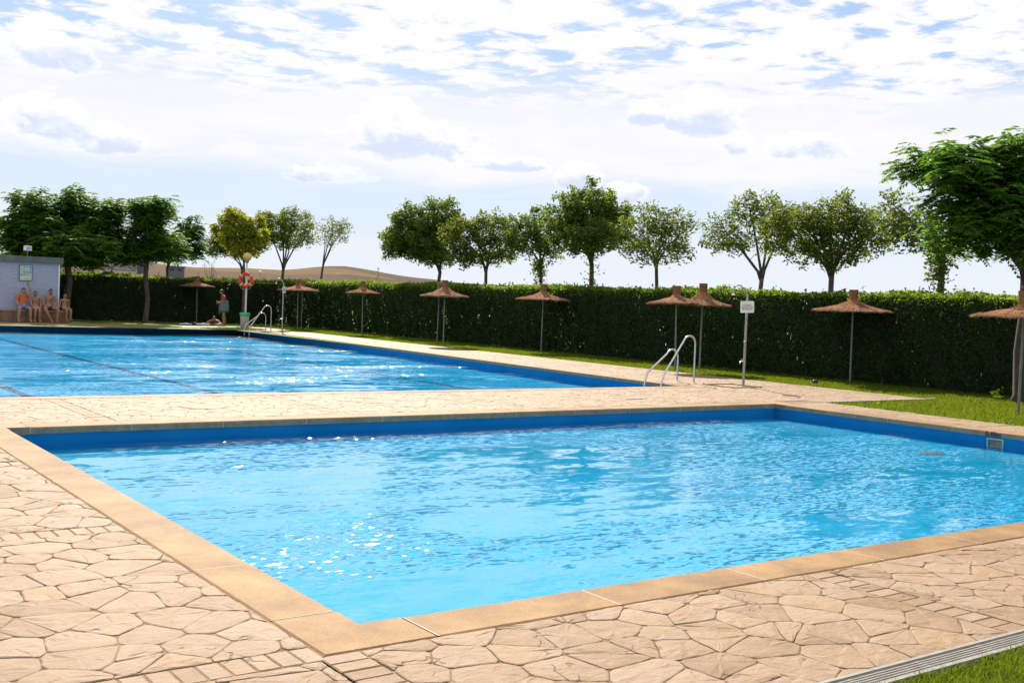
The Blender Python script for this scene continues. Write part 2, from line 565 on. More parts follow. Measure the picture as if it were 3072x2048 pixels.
M['wallpaint'] = pool_paint('blue_pool_wall', (0.004, 0.130, 0.34), (0.008, 0.160, 0.40))
M['floornear'] = pool_paint('light_blue_pool_floor', (0.012, 0.275, 0.49), (0.016, 0.305, 0.53))
M['floorfar'] = pool_paint('blue_pool_floor', (0.006, 0.29, 0.55), (0.009, 0.32, 0.59))
M['laneline'] = simple('dark_lane_paint', (0.006, 0.085, 0.20), 1.0, var=0.2, spec=0.0)


def water_mat(name, scale, s1, s2, s3, glit, rough=0.05, cmin=0.13):
    """thin pool water: mirror-like reflection by Schlick's law over a clear tinted body; wavelets as a slope field"""
    m, t = new_mat(name)
    tcn = t.n('ShaderNodeTexCoord').outputs['Object']
    rot = t.n('ShaderNodeMapping', {'Vector': tcn, 'Rotation': (0, 0, YAW), 'Scale': (0.36, 1.0, 1.0)}).outputs[0]
    patch = t.smooth(t.noise(tcn, 0.33, 3, 0.55, 0.4), 0.36, 0.64)
    gm = t.smooth(t.noise(rot, 0.55, 3, 0.6, 0.6), 0.43, 0.68)

    def slopes(sc, amp, det, dist):
        nz = t.n('ShaderNodeTexNoise', {'Vector': rot, 'Scale': sc, 'Detail': det, 'Roughness': 0.5, 'Distortion': dist})
        v = t.n('ShaderNodeVectorMath', {0: nz.outputs['Color'], 1: (0.5, 0.5, 0.5)}, operation='SUBTRACT').outputs[0]
        sca = t.n('ShaderNodeVectorMath', {0: v}, operation='SCALE')
        if isinstance(amp, bpy.types.NodeSocket): t.t.links.new(amp, sca.inputs['Scale'])
        else: sca.inputs['Scale'].default_value = amp
        return sca.outputs[0]
    parts = [slopes(scale, t.math('MULTIPLY_ADD', patch, s1*0.75, s1*0.35), 2, 0.6),
             slopes(scale*3.1, t.math('MULTIPLY_ADD', patch, s2*0.95, s2*0.1), 2, 0.4),
             slopes(scale*0.28, s3, 2, 0.3),
             slopes(24.0, t.math('MULTIPLY', gm, glit), 1, 0.2)]
    acc = parts[0]
    for q in parts[1:]:
        acc = t.n('ShaderNodeVectorMath', {0: acc, 1: q}, operation='ADD').outputs[0]
    flat = t.n('ShaderNodeVectorMath', {0: acc, 1: (1.0, 1.0, 0.0)}, operation='MULTIPLY').outputs[0]
    up = t.n('ShaderNodeVectorMath', {0: flat, 1: (0.0, 0.0, 1.0)}, operation='ADD').outputs[0]
    nrm = t.n('ShaderNodeVectorMath', {0: up}, operation='NORMALIZE').outputs[0]
    inc = t.n('ShaderNodeNewGeometry').outputs['Incoming']
    dt = t.n('ShaderNodeVectorMath', {0: inc, 1: nrm}, operation='DOT_PRODUCT').outputs['Value']
    # wavelets that face the eye dominate at low angles, so reflectance levels off there
    om = t.math('SUBTRACT', 1.0, t.math('MAXIMUM', t.math('ABSOLUTE', dt), cmin), clamp=True)
    fr = t.math('MULTIPLY_ADD', t.math('POWER', om, 5.0), 0.98, 0.02)
    # facets that would mirror the water itself bounce once more and end up mirroring the sky
    neg = t.n('ShaderNodeVectorMath', {0: inc}, operation='SCALE'); neg.inputs['Scale'].default_value = -1.0
    rf = t.n('ShaderNodeVectorMath', {0: neg.outputs[0], 1: nrm}, operation='REFLECT').outputs[0]
    rs = t.n('ShaderNodeSeparateXYZ', {0: rf})
    rz = t.math('ADD', t.math('ABSOLUTE', rs.outputs[2]), 0.015)
    rv = t.n('ShaderNodeCombineXYZ', {0: rs.outputs[0], 1: rs.outputs[1], 2: rz}).outputs[0]
    rv = t.n('ShaderNodeVectorMath', {0: rv}, operation='NORMALIZE').outputs[0]
    nr_ = t.n('ShaderNodeVectorMath', {0: t.n('ShaderNodeVectorMath', {0: rv, 1: inc}, operation='ADD').outputs[0]}, operation='NORMALIZE').outputs[0]
    gl = t.n('ShaderNodeBsdfGlossy', {'Color': (1, 1, 1, 1), 'Roughness': t.math('MULTIPLY_ADD', gm, 0.055, rough), 'Normal': nr_})
    tr = t.n('ShaderNodeBsdfTransparent', {'Color': (0.86, 0.97, 1.0, 1)})
    mx = t.n('ShaderNodeMixShader', {0: fr, 1: tr.outputs[0], 2: gl.outputs[0]})
    finish(t, mx.outputs[0])
    return m


M['waternear'] = water_mat('wading_pool_water', 11.0, 0.125, 0.12, 0.11, 1.25, 0.04, 0.105)
M['waterfar'] = water_mat('swimming_pool_water', 2.6, 0.62, 0.26, 0.16, 1.3, 0.045, 0.10)


def lawn_mat():
    m, t = new_mat('mown_lawn')
    tcn = t.n('ShaderNodeTexCoord').outputs['Object']
    big = t.noise(tcn, 0.55, 5, 0.65, 0.4)
    fine = t.noise(tcn, 38, 5, 0.75)
    c = t.ramp(t.math('ADD', t.math('MULTIPLY', big, 0.55), t.math('MULTIPLY', fine, 0.45)),
               [(0.33, (0.060, 0.105, 0.006)), (0.5, (0.110, 0.165, 0.008)), (0.66, (0.150, 0.195, 0.010))])
    dry = t.smooth(t.noise(tcn, 0.9, 6, 0.7, 0.8), 0.60, 0.74)
    c = t.mix(t.math('MULTIPLY', dry, 0.6), c, (0.17, 0.13, 0.04))
    b = t.n('ShaderNodeBump', {'Height': fine, 'Strength': 1.0, 'Distance': 0.03})
    p = t.n('ShaderNodeBsdfPrincipled', {'Base Color': c, 'Roughness': 0.85, 'Normal': b.outputs[0], 'Specular IOR Level': 0.2})
    finish(t, p.outputs[0])
    return m


M['lawn'] = lawn_mat()


def field_mat():
    m, t = new_mat('dry_fields')
    tcn = t.n('ShaderNodeTexCoord').outputs['Object']
    st = t.n('ShaderNodeMapping', {'Vector': tcn, 'Scale': (0.013, 0.006, 0.006), 'Rotation': (0, 0, 0.5)}).outputs[0]
    vo = t.n('ShaderNodeTexVoronoi', {'Vector': st, 'Scale': 1.0, 'Randomness': 0.9})
    cs = t.n('ShaderNodeSeparateColor', {0: vo.outputs['Color']})
    big = t.noise(tcn, 0.02, 6, 0.65)
    f = t.math('ADD', t.math('MULTIPLY', cs.outputs[0], 0.55), t.math('MULTIPLY', big, 0.5))
    c = t.ramp(f, [(0.25, (0.050, 0.035, 0.022)), (0.5, (0.085, 0.054, 0.028)), (0.75, (0.145, 0.094, 0.033))])
    rows = t.n('ShaderNodeTexWave', {'Vector': tcn, 'Scale': 0.055, 'Distortion': 4.0, 'Detail': 4.0}).outputs['Fac']
    c = t.mix(t.math('MULTIPLY', rows, 0.4), c, (0.055, 0.033, 0.02))
    p = t.n('ShaderNodeBsdfPrincipled', {'Base Color': c, 'Roughness': 1.0, 'Specular IOR Level': 0.05})
    finish(t, p.outputs[0])
    return m


M['field'] = field_mat()

# ------------------------------------------------------------------ terrain, lawn
def rect_ring(x0, x1, y0, y1, n):
    pts = []
    for i in range(n): pts.append((x0+(x1-x0)*i/n, y0))
    for i in range(n): pts.append((x1, y0+(y1-y0)*i/n))
    for i in range(n): pts.append((x1-(x1-x0)*i/n, y1))
    for i in range(n): pts.append((x0, y1-(y1-y0)*i/n))
    return np.array(pts)


LX0, LX1, LY0, LY1 = -40.0, 75.0, -30.0, 105.0
ring = rect_ring(LX0, LX1, LY0, LY1, 90)
cen = np.array([17.0, 37.0])
SK_A = np.radians([-180, -60, 0, 9, 13.6, 16.5, 19.6, 22, 23.9, 25.3, 26.7, 29.4, 31.6, 33.5, 36, 45, 90, 180])
SK_H = np.array([6, 7, 11, 13.2, 12.6, 11.7, 11.2, 11.3, 11.3, 12.8, 13.8, 12.2, 10.9, 9.0, 6.4, 5.0, 6, 6.0])
tv, tf = [], []
SC_ = [1.0, 1.25, 1.7, 2.2, 2.8, 3.5, 4.3, 5.2, 6.2, 7.4, 9, 12, 18, 30, 60]
nr = len(ring)
for s in SC_:
    p = cen+(ring-cen)*s
    r = np.hypot(p[:, 0], p[:, 1])
    a = np.arctan2(p[:, 0], p[:, 1])
    H = np.interp(a, SK_A, SK_H)+0.5*np.sin(a*31)+0.3*np.sin(a*67+1)
    q = np.clip((r-130)/(520-130), 0, 1)
    q = q*q*(3-2*q)
    z = 1.0*H*q + 0.6*np.sin(p[:, 0]*0.03)*np.sin(p[:, 1]*0.026)*q
    z = z*np.where(r > 900, np.clip(1-(r-900)/3000, 0.2, 1), 1)-0.02
    tv += [(x, y, zz) for (x, y), zz in zip(p, z)]
for i in range(len(SC_)-1):
    for k in range(nr):
        tf.append((i*nr+k, i*nr+(k+1) % nr, (i+1)*nr+(k+1) % nr, (i+1)*nr+k))
mb = MB(); mb.add(tv, tf)
terrain = mb.build('terrain', M['field'], smooth=True)
tag(terrain, kind='structure')


def xE(y):          # right inner edge of the big pool
    return 16.2+(y-16.36)*0.0556


def yG(x):          # far inner edge of the big pool
    return 43.75+(x-8.3)*0.09


# lawn sheet with the pools left open
xs = [LX0, -8.4, 2.3, 15.3, 17.0, LX1]
ys = [LY0, 4.5, 13.1, 16.1, 43.0, LY1]
mb = MB()
for i in range(5):
    for j in range(5):
        cx, cy = (xs[i]+xs[i+1])/2, (ys[j]+ys[j+1])/2
        if 2.3 < cx < 15.3 and 4.5 < cy < 13.1: continue
        if -8.4 < cx < 17.0 and 16.1 < cy < 43.0: continue
        z = -0.02
        mb.add([(xs[i], ys[j], z), (xs[i+1], ys[j], z), (xs[i+1], ys[j+1], z), (xs[i], ys[j+1], z)], [(0, 1, 2, 3)])
lawn = tag(mb.build('lawn', M['lawn']), kind='structure')


# ------------------------------------------------------------------ stamped stone deck
def clip_half(poly, nx, ny, d):
    """keep nx*x+ny*y <= d"""
    out = []
    n = len(poly)
    for i in range(n):
        a, b = poly[i], poly[(i+1) % n]
        da, db = nx*a[0]+ny*a[1]-d, nx*b[0]+ny*b[1]-d
        if da <= 0: out.append(a)
        if (da < 0 < db) or (db < 0 < da):
            t = da/(da-db)
            out.append((a[0]+(b[0]-a[0])*t, a[1]+(b[1]-a[1])*t))
    return out


def area(poly):
    return 0.5*sum(poly[i][0]*poly[(i+1) % len(poly)][1]-poly[(i+1) % len(poly)][0]*poly[i][1] for i in range(len(poly)))


def rect(x0, x1, y0, y1): return [(x0, y0), (x1, y0), (x1, y1), (x0, y1)]


panels, bricks, slabs = [], [], []
BW = 0.205


def band_x(x, y0, y1, dx=1):         # soldier course to the right of a saw cut along Y
    n = int((y1-y0)/0.105)
    for k in range(n):
        ya, yb = y0+(y1-y0)*k/n, y0+(y1-y0)*(k+1)/n
        bricks.append((x+0.006, x+BW-0.004, ya+0.003, yb-0.003))


def band_y(y, x0, x1):
    n = int((x1-x0)/0.105)
    for k in range(n):
        xa, xb = x0+(x1-x0)*k/n, x0+(x1-x0)*(k+1)/n
        bricks.append((xa+0.003, xb-0.003, y+0.006, y+BW-0.004))


NX0, NX1, NY0, NY1 = 2.555, 15.05, 4.73, 12.90       # wading pool, inner edges
CW_ = 0.36                                           # coping width
DK = 3.02                                            # south edge of the deck
# strip in front of the wading pool
cuts = [2.155, 5.42, 8.65, 11.85, 15.05]
for a, b in zip(cuts, cuts[1:]+[16.33]):
    band_x(a, DK, NY0-CW_-0.012)
    panels.append(rect(a+BW, b, DK, NY0-CW_-0.01))
# left of the wading pool
cy = [DK, 4.31, 7.26, 10.25, 13.25]
for k, y in enumerate(cy):
    top = (cy+[15.98])[k+1]
    xr = 2.15 if k == 0 else NX0-CW_-0.01
    if k: band_y(y, -2.2, xr)
    panels.append(rect(-2.2, xr, y+(BW if k else 0), top))
# between the pools
cx = [NX0-CW_-0.01, 3.62, 6.72, 9.85, 12.95, 16.33]
for k, x in enumerate(cx):
    x1 = (cx+[19.6])[k+1]
    y0 = NY1+CW_+0.01 if x < 15 else 12.84
    if k: band_x(x, y0, 15.98)
    panels.append(rect(x+(BW if k else 0), x1, y0, 15.98))
# right of the wading pool
for y0, y1 in ((DK, 6.1), (6.1, 9.3), (9.3, 12.83)):
    panels.append(rect(NX1+CW_+0.01, 16.33, y0, y1))
# right of the big pool
for y0, y1 in ((15.98, 19.1), (19.1, 22.3), (22.3, 25.5), (25.5, 28.7)):
    panels.append([(xE(y0)+CW_+0.01, y0), (19.6, y0), (19.6, y1), (xE(y1)+CW_+0.01, y1)])

# voronoi sites on a jittered triangular grid
SP = 0.262
rng = np.random.default_rng(21)
sites = []
j = 0
y = 2.0
while y < 30:
    x = -3.0+(SP/2 if j % 2 else 0)
    while x < 20.5:
        sites.append((x+rng.uniform(-.46, .46)*SP, y+rng.uniform(-.46, .46)*SP))
        x += SP*1.08
    y += SP*0.90
    j += 1
sites = np.array(sites)
grid = {}
for i, (x, y) in enumerate(sites):
    grid.setdefault((int(x//0.6), int(y//0.6)), []).append(i)


def cell(i, gap):
    x, y = sites[i]
    poly = rect(x-1, x+1, y-1, y+1)
    gx, gy = int(x//0.6), int(y//0.6)
    nb = [k for a in (-1, 0, 1) for b in (-1, 0, 1) for k in grid.get((gx+a, gy+b), []) if k != i]
    nb.sort(key=lambda k: (sites[k][0]-x)**2+(sites[k][1]-y)**2)
    for k in nb[:18]:
        ex, ey = sites[k][0]-x, sites[k][1]-y
        L = math.hypot(ex, ey)
        ex, ey = ex/L, ey/L
        poly = clip_half(poly, ex, ey, ex*x+ey*y+L/2-gap)
        if len(poly) < 3: return None
    return poly


def stone_geo(poly, gap_jit, z0, crown, rr):
    """outline with slightly wavering edges, chamfered rim, faintly crowned uneven top"""
    pts = []
    n = len(poly)
    for i in range(n):
        a, b = np.array(poly[i]), np.array(poly[(i+1) % n])
        L = np.linalg.norm(b-a)
        if L < 0.012: continue
        e = (b-a)/L
        nrm = np.array([e[1], -e[0]])
        c0 = min(0.035, L*0.28)
        pts.append(a+e*c0*0.6-nrm*0.001)
        if L > 0.16:
            pts.append(a+e*L*0.38+nrm*rr.uniform(-gap_jit, gap_jit))
            pts.append(a+e*L*0.66+nrm*rr.uniform(-gap_jit, gap_jit))
        pts.append(b-e*c0*0.6-nrm*0.001)
    m = len(pts)
    if m < 3: return None
    P0 = np.array(pts)
    c = P0.mean(0)
    D = P0-c
    Ld = np.linalg.norm(D, axis=1, keepdims=True)
    P1 = c+D*np.maximum(0.3, 1-0.007/np.maximum(Ld, 0.02))
    P2 = c+D*0.62
    vs = [(p[0], p[1], z0-0.016) for p in P0]
    vs += [(p[0], p[1], z0-0.0026) for p in P0]
    vs += [(p[0], p[1], z0+rr.uniform(-.0015, .0015)) for p in P1]
    vs += [(p[0], p[1], z0+crown*0.8+rr.uniform(-.003, .003)) for p in P2]
    vs.append((c[0], c[1], z0+crown))
    fs = []
    for r in range(3):
        for k in range(m):
            fs.append((r*m+k, r*m+(k+1) % m, (r+1)*m+(k+1) % m, (r+1)*m+k))
    for k in range(m):
        fs.append((3*m+k, 3*m+(k+1) % m, 4*m))
    return vs, fs


def in_view(x, y, z=0.0):
    d = Vector((x, y, z-CAM_H))
    zz = d.dot(fwd)
    if zz < 0.3: return False
    u, v = d.dot(r2)/zz, d.dot(u2)/zz
    return abs(u) < 0.49 and abs(v) < 0.34


mb = MB()
for (x0, x1, y0, y1) in [(-2.25, 2.2, DK, 16.0), (2.15, 16.34, DK, 4.372), (2.15, 19.62, 13.255, 15.995), (15.405, 16.34, 4.372, 13.255), (16.34, 19.62, 12.82, 13.255)]:
    z = -0.0062
    mb.add([(x0, y0, z), (x1, y0, z), (x1, y1, z), (x0, y1, z)], [(0, 1, 2, 3)])
mb.add([(xE(15.995)+CW_, 15.995, -0.0062), (19.62, 15.995, -0.0062), (19.62, 28.7, -0.0062), (xE(28.7)+CW_, 28.7, -0.0062)], [(0, 1, 2, 3)])
deck = tag(mb.build('deck', M['joint']), kind='structure')

rr = random.Random(5)
cells = []
for pi, pan in enumerate(panels):
    pxs = [p[0] for p in pan]; pys = [p[1] for p in pan]
    bx0, bx1, by0, by1 = min(pxs), max(pxs), min(pys), max(pys)
    idx = np.where((sites[:, 0] > bx0-.4) & (sites[:, 0] < bx1+.4) & (sites[:, 1] > by0-.4) & (sites[:, 1] < by1+.4))[0]
    for i in idx:
        poly = cell(int(i), 0.0021)
        if not poly: continue
        for k in range(len(pan)):
            a, b = pan[k], pan[(k+1) % len(pan)]
            L = math.hypot(b[0]-a[0], b[1]-a[1])
            nx, ny = (b[1]-a[1])/L, -(b[0]-a[0])/L
            poly = clip_half(poly, nx, ny, nx*a[0]+ny*a[1]-0.003)
            if len(poly) < 3: break
        if len(poly) < 3 or area(poly) < 0.0025: continue
        mx, my = sum(p[0] for p in poly)/len(poly), sum(p[1] for p in poly)/len(poly)
        cells.append((math.hypot(mx, my) if in_view(mx, my) else 100+math.hypot(mx, my), poly, mx, my))
cells.sort(key=lambda c: c[0])


def with_tone(me, tones):
    at = me.attributes.new('tone', 'FLOAT', 'POINT')
    at.data.foreach_set('value', np.array(tones, dtype=np.float32))


rest_v, rest_f, rest_t = [], [], []
for n, (d, poly, mx, my) in enumerate(cells):
    g = stone_geo(poly, 0.006, 0.0+rr.uniform(-0.002, 0.0015), rr.uniform(0.0, 0.004), rr)
    if not g: continue
    tone = rr.random()
    if n < 295:
        m_ = MB(); m_.add(*g)
        me = m_.mesh('paving_stone')
        with_tone(me, [tone]*len(g[0]))
        link('paving_stone', me, M['stone'], deck)
    else:
        o = len(rest_v)
        rest_v += g[0]; rest_f += [tuple(i+o for i in f) for f in g[1]]; rest_t += [tone]*len(g[0])
m_ = MB(); m_.add(rest_v, rest_f)
me = m_.mesh('paving')
with_tone(me, rest_t)
tag(link('paving', me, M['stone'], deck), kind='stuff')

bl = sorted(bricks, key=lambda b: (0 if in_view((b[0]+b[1])/2, (b[2]+b[3])/2) else 100)+math.hypot((b[0]+b[1])/2, (b[2]+b[3])/2))
rest_v, rest_f, rest_t = [], [], []
for n, (x0, x1, y0, y1) in enumerate(bl):
    b_ = 0.006
    z = rr.uniform(-0.003, 0.0)
    vs = []
    for zz, k in ((-0.016, 0), (z-0.005, 0), (z, b_)):
        vs += [(x0+k, y0+k, zz), (x1-k, y0+k, zz), (x1-k, y1-k, zz), (x0+k, y1-k, zz)]
    fs = [(8, 9, 10, 11)]+[(L+i, L+(i+1) % 4, L+4+(i+1) % 4, L+4+i) for L in (0, 4) for i in range(4)]
    tone = rr.random()
    if n < 180:
        m_ = MB(); m_.add(vs, fs)
        me = m_.mesh('paving_brick'); with_tone(me, [tone]*12)
        link('paving_brick', me, M['stone'], deck)
    else:
        o = len(rest_v)
        rest_v += vs; rest_f += [tuple(i+o for i in f) for f in fs]; rest_t += [tone]*12
m_ = MB(); m_.add(rest_v, rest_f)
me = m_.mesh('brick_course'); with_tone(me, rest_t)
tag(link('brick_course', me, M['stone'], deck), kind='stuff')

# the deck farther off, where single stones no longer show
mb = MB()
z = -0.003
mb.add([(xE(28.7)+CW_, 28.7, z), (19.6, 28.7, z), (19.6, 46.2, z), (xE(44.6)+CW_, 46.2, z)], [(0, 1, 2, 3)])
mb.add([(-8.5, yG(-8.5)+CW_, z), (xE(44.6)+CW_, yG(17.8)+CW_, z), (xE(44.6)+CW_, 46.2, z), (11.9, 46.6, z), (-8.5, 46.6, z)], [(0, 1, 2, 3, 4)])
mb.add([(-8.5, 3.02, z), (-2.25, 3.02, z), (-2.25, 16.0, z), (-8.5, 16.0, z)], [(0, 1, 2, 3)])
tag(mb.build('far_deck', M['stonefar']), kind='structure')
# pale edging kerb at the corner of the deck
mb = MB()
mb.box((17.98, 12.80, -0.002), (3.30, 0.07, 0.05), 0, 0.006)
tag(mb.build('deck_kerb', M['grout']), kind='structure')


# ------------------------------------------------------------------ pools
def coping_stone(a, b, nrm, wid, th, tone, parent, mat=None):
    """stone along a->b (inner edge), nrm points away from the water; rounded nose"""
    ax, ay = a; bx, by = b
    prof = [(0.004, -th), (0.0, -th+0.006), (0.0, -0.022), (0.004, -0.010), (0.013, -0.003), (0.028, 0.001), (wid-0.01, 0.001), (wid, -0.005), (wid, -th)]
    vs = []
    for (px_, py_) in ((ax, ay), (bx, by)):
        for (o, z) in prof:
            vs.append((px_+nrm[0]*o, py_+nrm[1]*o, z))
    n = len(prof)
    fs = [(k, k+1, n+k+1, n+k) for k in range(n-1)]
    fs += [tuple(range(n))[::-1], tuple(n+k for k in range(n)), (0, n, 2*n-1, n-1)]
    m_ = MB(); m_.add(vs, fs)
    me = m_.mesh('coping_stone'); with_tone(me, [tone]*len(vs))
    me.materials.append(M['coping']); me.materials.append(M['copingshade'])
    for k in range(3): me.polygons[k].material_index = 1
    return link('coping_stone', me, M['coping'], parent)


def coping_run(p, q, nrm, wid, th, step, parent, first=0.0, ends=False):
    p, q = np.array(p), np.array(q)
    L = np.linalg.norm(q-p); e = (q-p)/L
    ts = [0.0]
    t = first if first > 0 else step
    while t < L-0.25:
        ts.append(t); t += step
    ts.append(L)
    for a, b in zip(ts, ts[1:]):
        A, B = p+e*(a+0.006), p+e*(b-0.006)
        coping_stone(tuple(A), tuple(B), nrm, wid, th, rr.random(), parent)
    # joints
    g = MB()
    for t in (ts if ends else ts[1:-1]):
        c0 = p+e*t
        z = 0.0004
        A, B = c0-e*0.0058, c0+e*0.0058
        vs = []
        for P_ in (A, B):
            for o, zz in ((0.003, -th+0.003), (0.0025, -0.014), (0.020, z), (wid-0.004, z)):
                vs.append((P_[0]+nrm[0]*o, P_[1]+nrm[1]*o, zz))
        g.add(vs, [(k, k+1, 4+k+1, 4+k) for k in range(3)])
    if g.v: tag(g.build('grout', M['grout'], parent), kind='stuff')


WZ = -0.198        # wading pool water level
wading = empty('wading_pool', (0, 0, 0), 0, 'shallow pale blue wading pool in front with wide ochre stone coping', 'pool')
TH = 0.082
FZ = -0.268
# corners of the coping (mitred into an L as in the photo)
cs = 0.24


def corner_stone(x, y, sx, sy, parent):
    """L-shaped corner stone; (x,y) inner corner, sx,sy outward signs"""
    a, w = cs-0.006, CW_
    out = [(x-sx*a, y), (x, y), (x, y-sy*a), (x+sx*w, y-sy*a), (x+sx*w, y+sy*w), (x-sx*a, y+sy*w)]
    if sx*sy < 0: out = out[::-1]
    if area(out) < 0: out = out[::-1]
    n = len(out)
    vs = [(p[0], p[1], -TH) for p in out]+[(p[0], p[1], -0.006) for p in out]
    c = np.array([x+sx*w*0.45, y+sy*w*0.45])
    for p in out:
        d = np.array([c[0]-p[0], c[1]-p[1]])
        vs.append((p[0]+0.009*np.sign(d[0]), p[1]+0.009*np.sign(d[1]), 0.001))
    fs = [(L*n+k, L*n+(k+1) % n, (L+1)*n+(k+1) % n, (L+1)*n+k) for L in (0, 1) for k in range(n)]
    fs += [tuple(2*n+k for k in range(n)), tuple(range(n))[::-1]]
    m_ = MB(); m_.add(vs, fs)
    me = m_.mesh('coping_stone'); with_tone(me, [rr.random()]*len(vs))
    me.materials.append(M['coping']); me.materials.append(M['copingshade'])
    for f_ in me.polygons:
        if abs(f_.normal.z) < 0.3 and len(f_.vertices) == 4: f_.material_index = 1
    return link('coping_stone', me, M['coping'], parent)


for (x, y, sx, sy) in ((NX0, NY0, -1, -1), (NX1, NY0, 1, -1), (NX1, NY1, 1, 1), (NX0, NY1, -1, 1)):
    corner_stone(x, y, sx, sy, wading)
coping_run((NX0+cs, NY0), (NX1-cs, NY0), (0, -1), CW_, TH, 1.152, wading, ends=True)
coping_run((NX0, NY0+cs), (NX0, NY1-cs), (-1, 0), CW_, TH, 1.105, wading, ends=True)
coping_run((NX0+cs, NY1), (NX1-cs, NY1), (0, 1), CW_, TH, 1.105, wading, ends=True)
coping_run((NX1, NY0+cs), (NX1, NY1-cs), (1, 0), CW_, TH, 1.13, wading, ends=True)


def basin(x0, x1, y0, y1, ztop, zbot, off, parent, wm, fm, quad=None):
    q = quad or [(x0-off, y0-off), (x1+off, y0-off), (x1+off, y1+off), (x0-off, y1+off)]
    w = MB()
    for k in range(4):
        a, b = q[k], q[(k+1) % 4]
        w.add([(a[0], a[1], zbot), (b[0], b[1], zbot), (b[0], b[1], ztop), (a[0], a[1], ztop)], [(3, 2, 1, 0)])
    w.build('wall', wm, parent)
    f = MB(); f.add([(p[0], p[1], zbot) for p in q], [(0, 1, 2, 3)])
    f.build('floor', fm, parent)
    b_ = MB()            # bed under the coping, keeps the light out
    for k in range(4):
        a, b = np.array(q[k]), np.array(q[(k+1) % 4])
        d = (b-a)/np.linalg.norm(b-a); nn = np.array([d[1], -d[0]])
        A, B = a-d*0.3, b+d*0.3
        C, D = B+nn*0.34, A+nn*0.34
        b_.add([(p[0], p[1], ztop) for p in (A, B, C, D)], [(0, 1, 2, 3)])
    b_.build('coping_bed', M['grout'], parent)


basin(NX0, NX1, NY0, NY1, -TH-0.002, FZ, 0.012, wading, M['wallpaint'], M['floornear'])
# skimmer in the right wall under the depth figure
sk = empty('skimmer', (0, 0, 0)); sk.parent = wading
mb = MB()
X_, y0, y1, z0, z1 = NX1+0.004, 8.66, 8.92, -0.225, -0.098
t_ = 0.022
for (c, s) in (((X_, (y0+y1)/2, z1-t_/2), (0.022, y1-y0, t_)), ((X_, (y0+y1)/2, z0+t_/2), (0.022, y1-y0, t_)), ((X_, y0+t_/2, (z0+z1)/2), (0.0216, t_, z1-z0-2*t_)), ((X_, y1-t_/2, (z0+z1)/2), (0.0216, t_, z1-z0-2*t_))):
    mb.box(c, s)
mb.build('frame', simple('pale_blue_frame', (0.12, 0.36, 0.45), 0.5), sk)
mb = MB(); mb.box((X_+0.003, (y0+y1)/2, (z0+z1)/2), (0.006, y1-y0-2*t_-0.002, z1-z0-2*t_-0.002))
mb.build('flap', simple('skimmer_flap', (0.10, 0.10, 0.065), 0.6, var=0.5, scale=14), sk)
mb = MB(); mb.lathe([(0.0, 0.012), (0.13, 0.012), (0.165, 0.006), (0.165, 0.0)], 24)
dr = mb.build('floor_drain', simple('grey_drain_cover', (0.10, 0.14, 0.14), 0.6), wading)
dr.location = (13.72, 8.93, FZ+0.002)


def text_mesh(name, s, size, mat, parent, loc, rot, align='CENTER', bold=0.0, ext=0.001):
    cu = bpy.data.curves.new(name, 'FONT')
    cu.body = s
    cu.size = size
    cu.align_x = align
    cu.align_y = 'CENTER'
    cu.extrude = ext
    cu.offset = bold
    cu.space_line = 0.95
    tmp = bpy.data.objects.new(name, cu)
    COL.objects.link(tmp)
    dg = bpy.context.evaluated_depsgraph_get()
    me = bpy.data.meshes.new_from_object(tmp.evaluated_get(dg))
    bpy.data.objects.remove(tmp)
    o = link(name, me, mat, parent)
    me.materials.clear(); me.materials.append(mat)
    o.location = loc
    o.rotation_euler = rot
    return o


# depth figure on the coping face above the skimmer (face looks to -X)
text_mesh('depth_marking', '0,40m', 0.098, simple('dark_red_brown_paint', (0.05, 0.016, 0.016), 0.6), wading, (NX1-0.0015, 8.83, -0.045), (R_(90), 0, R_(-90)), bold=0.0042)

# swimming pool
swim = empty('swimming_pool', (0, 0, 0), 0, 'large deep blue swimming pool with dark lane lines behind the wading pool', 'pool')
SX0 = -8.0
SW = -0.225
qn = [(SX0, 16.36), (xE(16.36), 16.36), (xE(44.55), 44.55), (SX0, yG(SX0))]
offq = [(SX0-.012, 16.348), (xE(16.36)+.012, 16.348), (xE(44.55)+.012, 44.565), (SX0-.012, yG(SX0)+.012)]
basin(0, 0, 0, 0, -TH-0.002, -0.30, 0, swim, M['wallpaint'], M['floorfar'], quad=offq)
coping_run((SX0, 16.36), (xE(16.36)+CW_, 16.36), (0, -1), CW_, TH, 1.105, swim, first=0.72)
eE = np.array([xE(44.55)-xE(16.36), 44.55-16.36]); eE /= np.linalg.norm(eE)
coping_run((xE(16.36), 16.368), (xE(44.55), 44.55), (eE[1], -eE[0]), CW_, TH, 1.12, swim)
gE = np.array([1, 0.09]); gE /= np.linalg.norm(gE)
coping_run((SX0, yG(SX0)), (xE(44.55)+0.36, yG(xE(44.55)+0.36)), (-gE[1], gE[0]), CW_, TH, 1.12, swim)
text_mesh('depth_marking', '1,40m', 0.10, M['black'], swim, (9.95, yG(9.95)-0.003, -0.045), (R_(90), 0, math.atan(0.09)), bold=0.004)
for x in (0.95, 4.15, 7.4, 13.0):
    m_ = MB()
    m_.add([(x-.08, 16.7, -0.296), (x+.08, 16.7, -0.296), (x+.08, 42.2, -0.296), (x-.08, 42.2, -0.296)], [(0, 1, 2, 3)])
    m_.build('lane_line', M['laneline'], swim)
# inlet nozzles on the far walls
for x in (12.6, 15.6, 17.1):
    m_ = MB(); m_.tube([(x, yG(x)+0.01, -0.16), (x, yG(x)-0.012, -0.16)], 0.045, 12)
    m_.build('inlet', M['darkplastic'], swim)


def water_sheet(name, q, z, mat):
    n = MB(); n.add([(p[0], p[1], z) for p in q], [(0, 1, 2, 3)])
    return tag(n.build(name, mat), kind='structure')


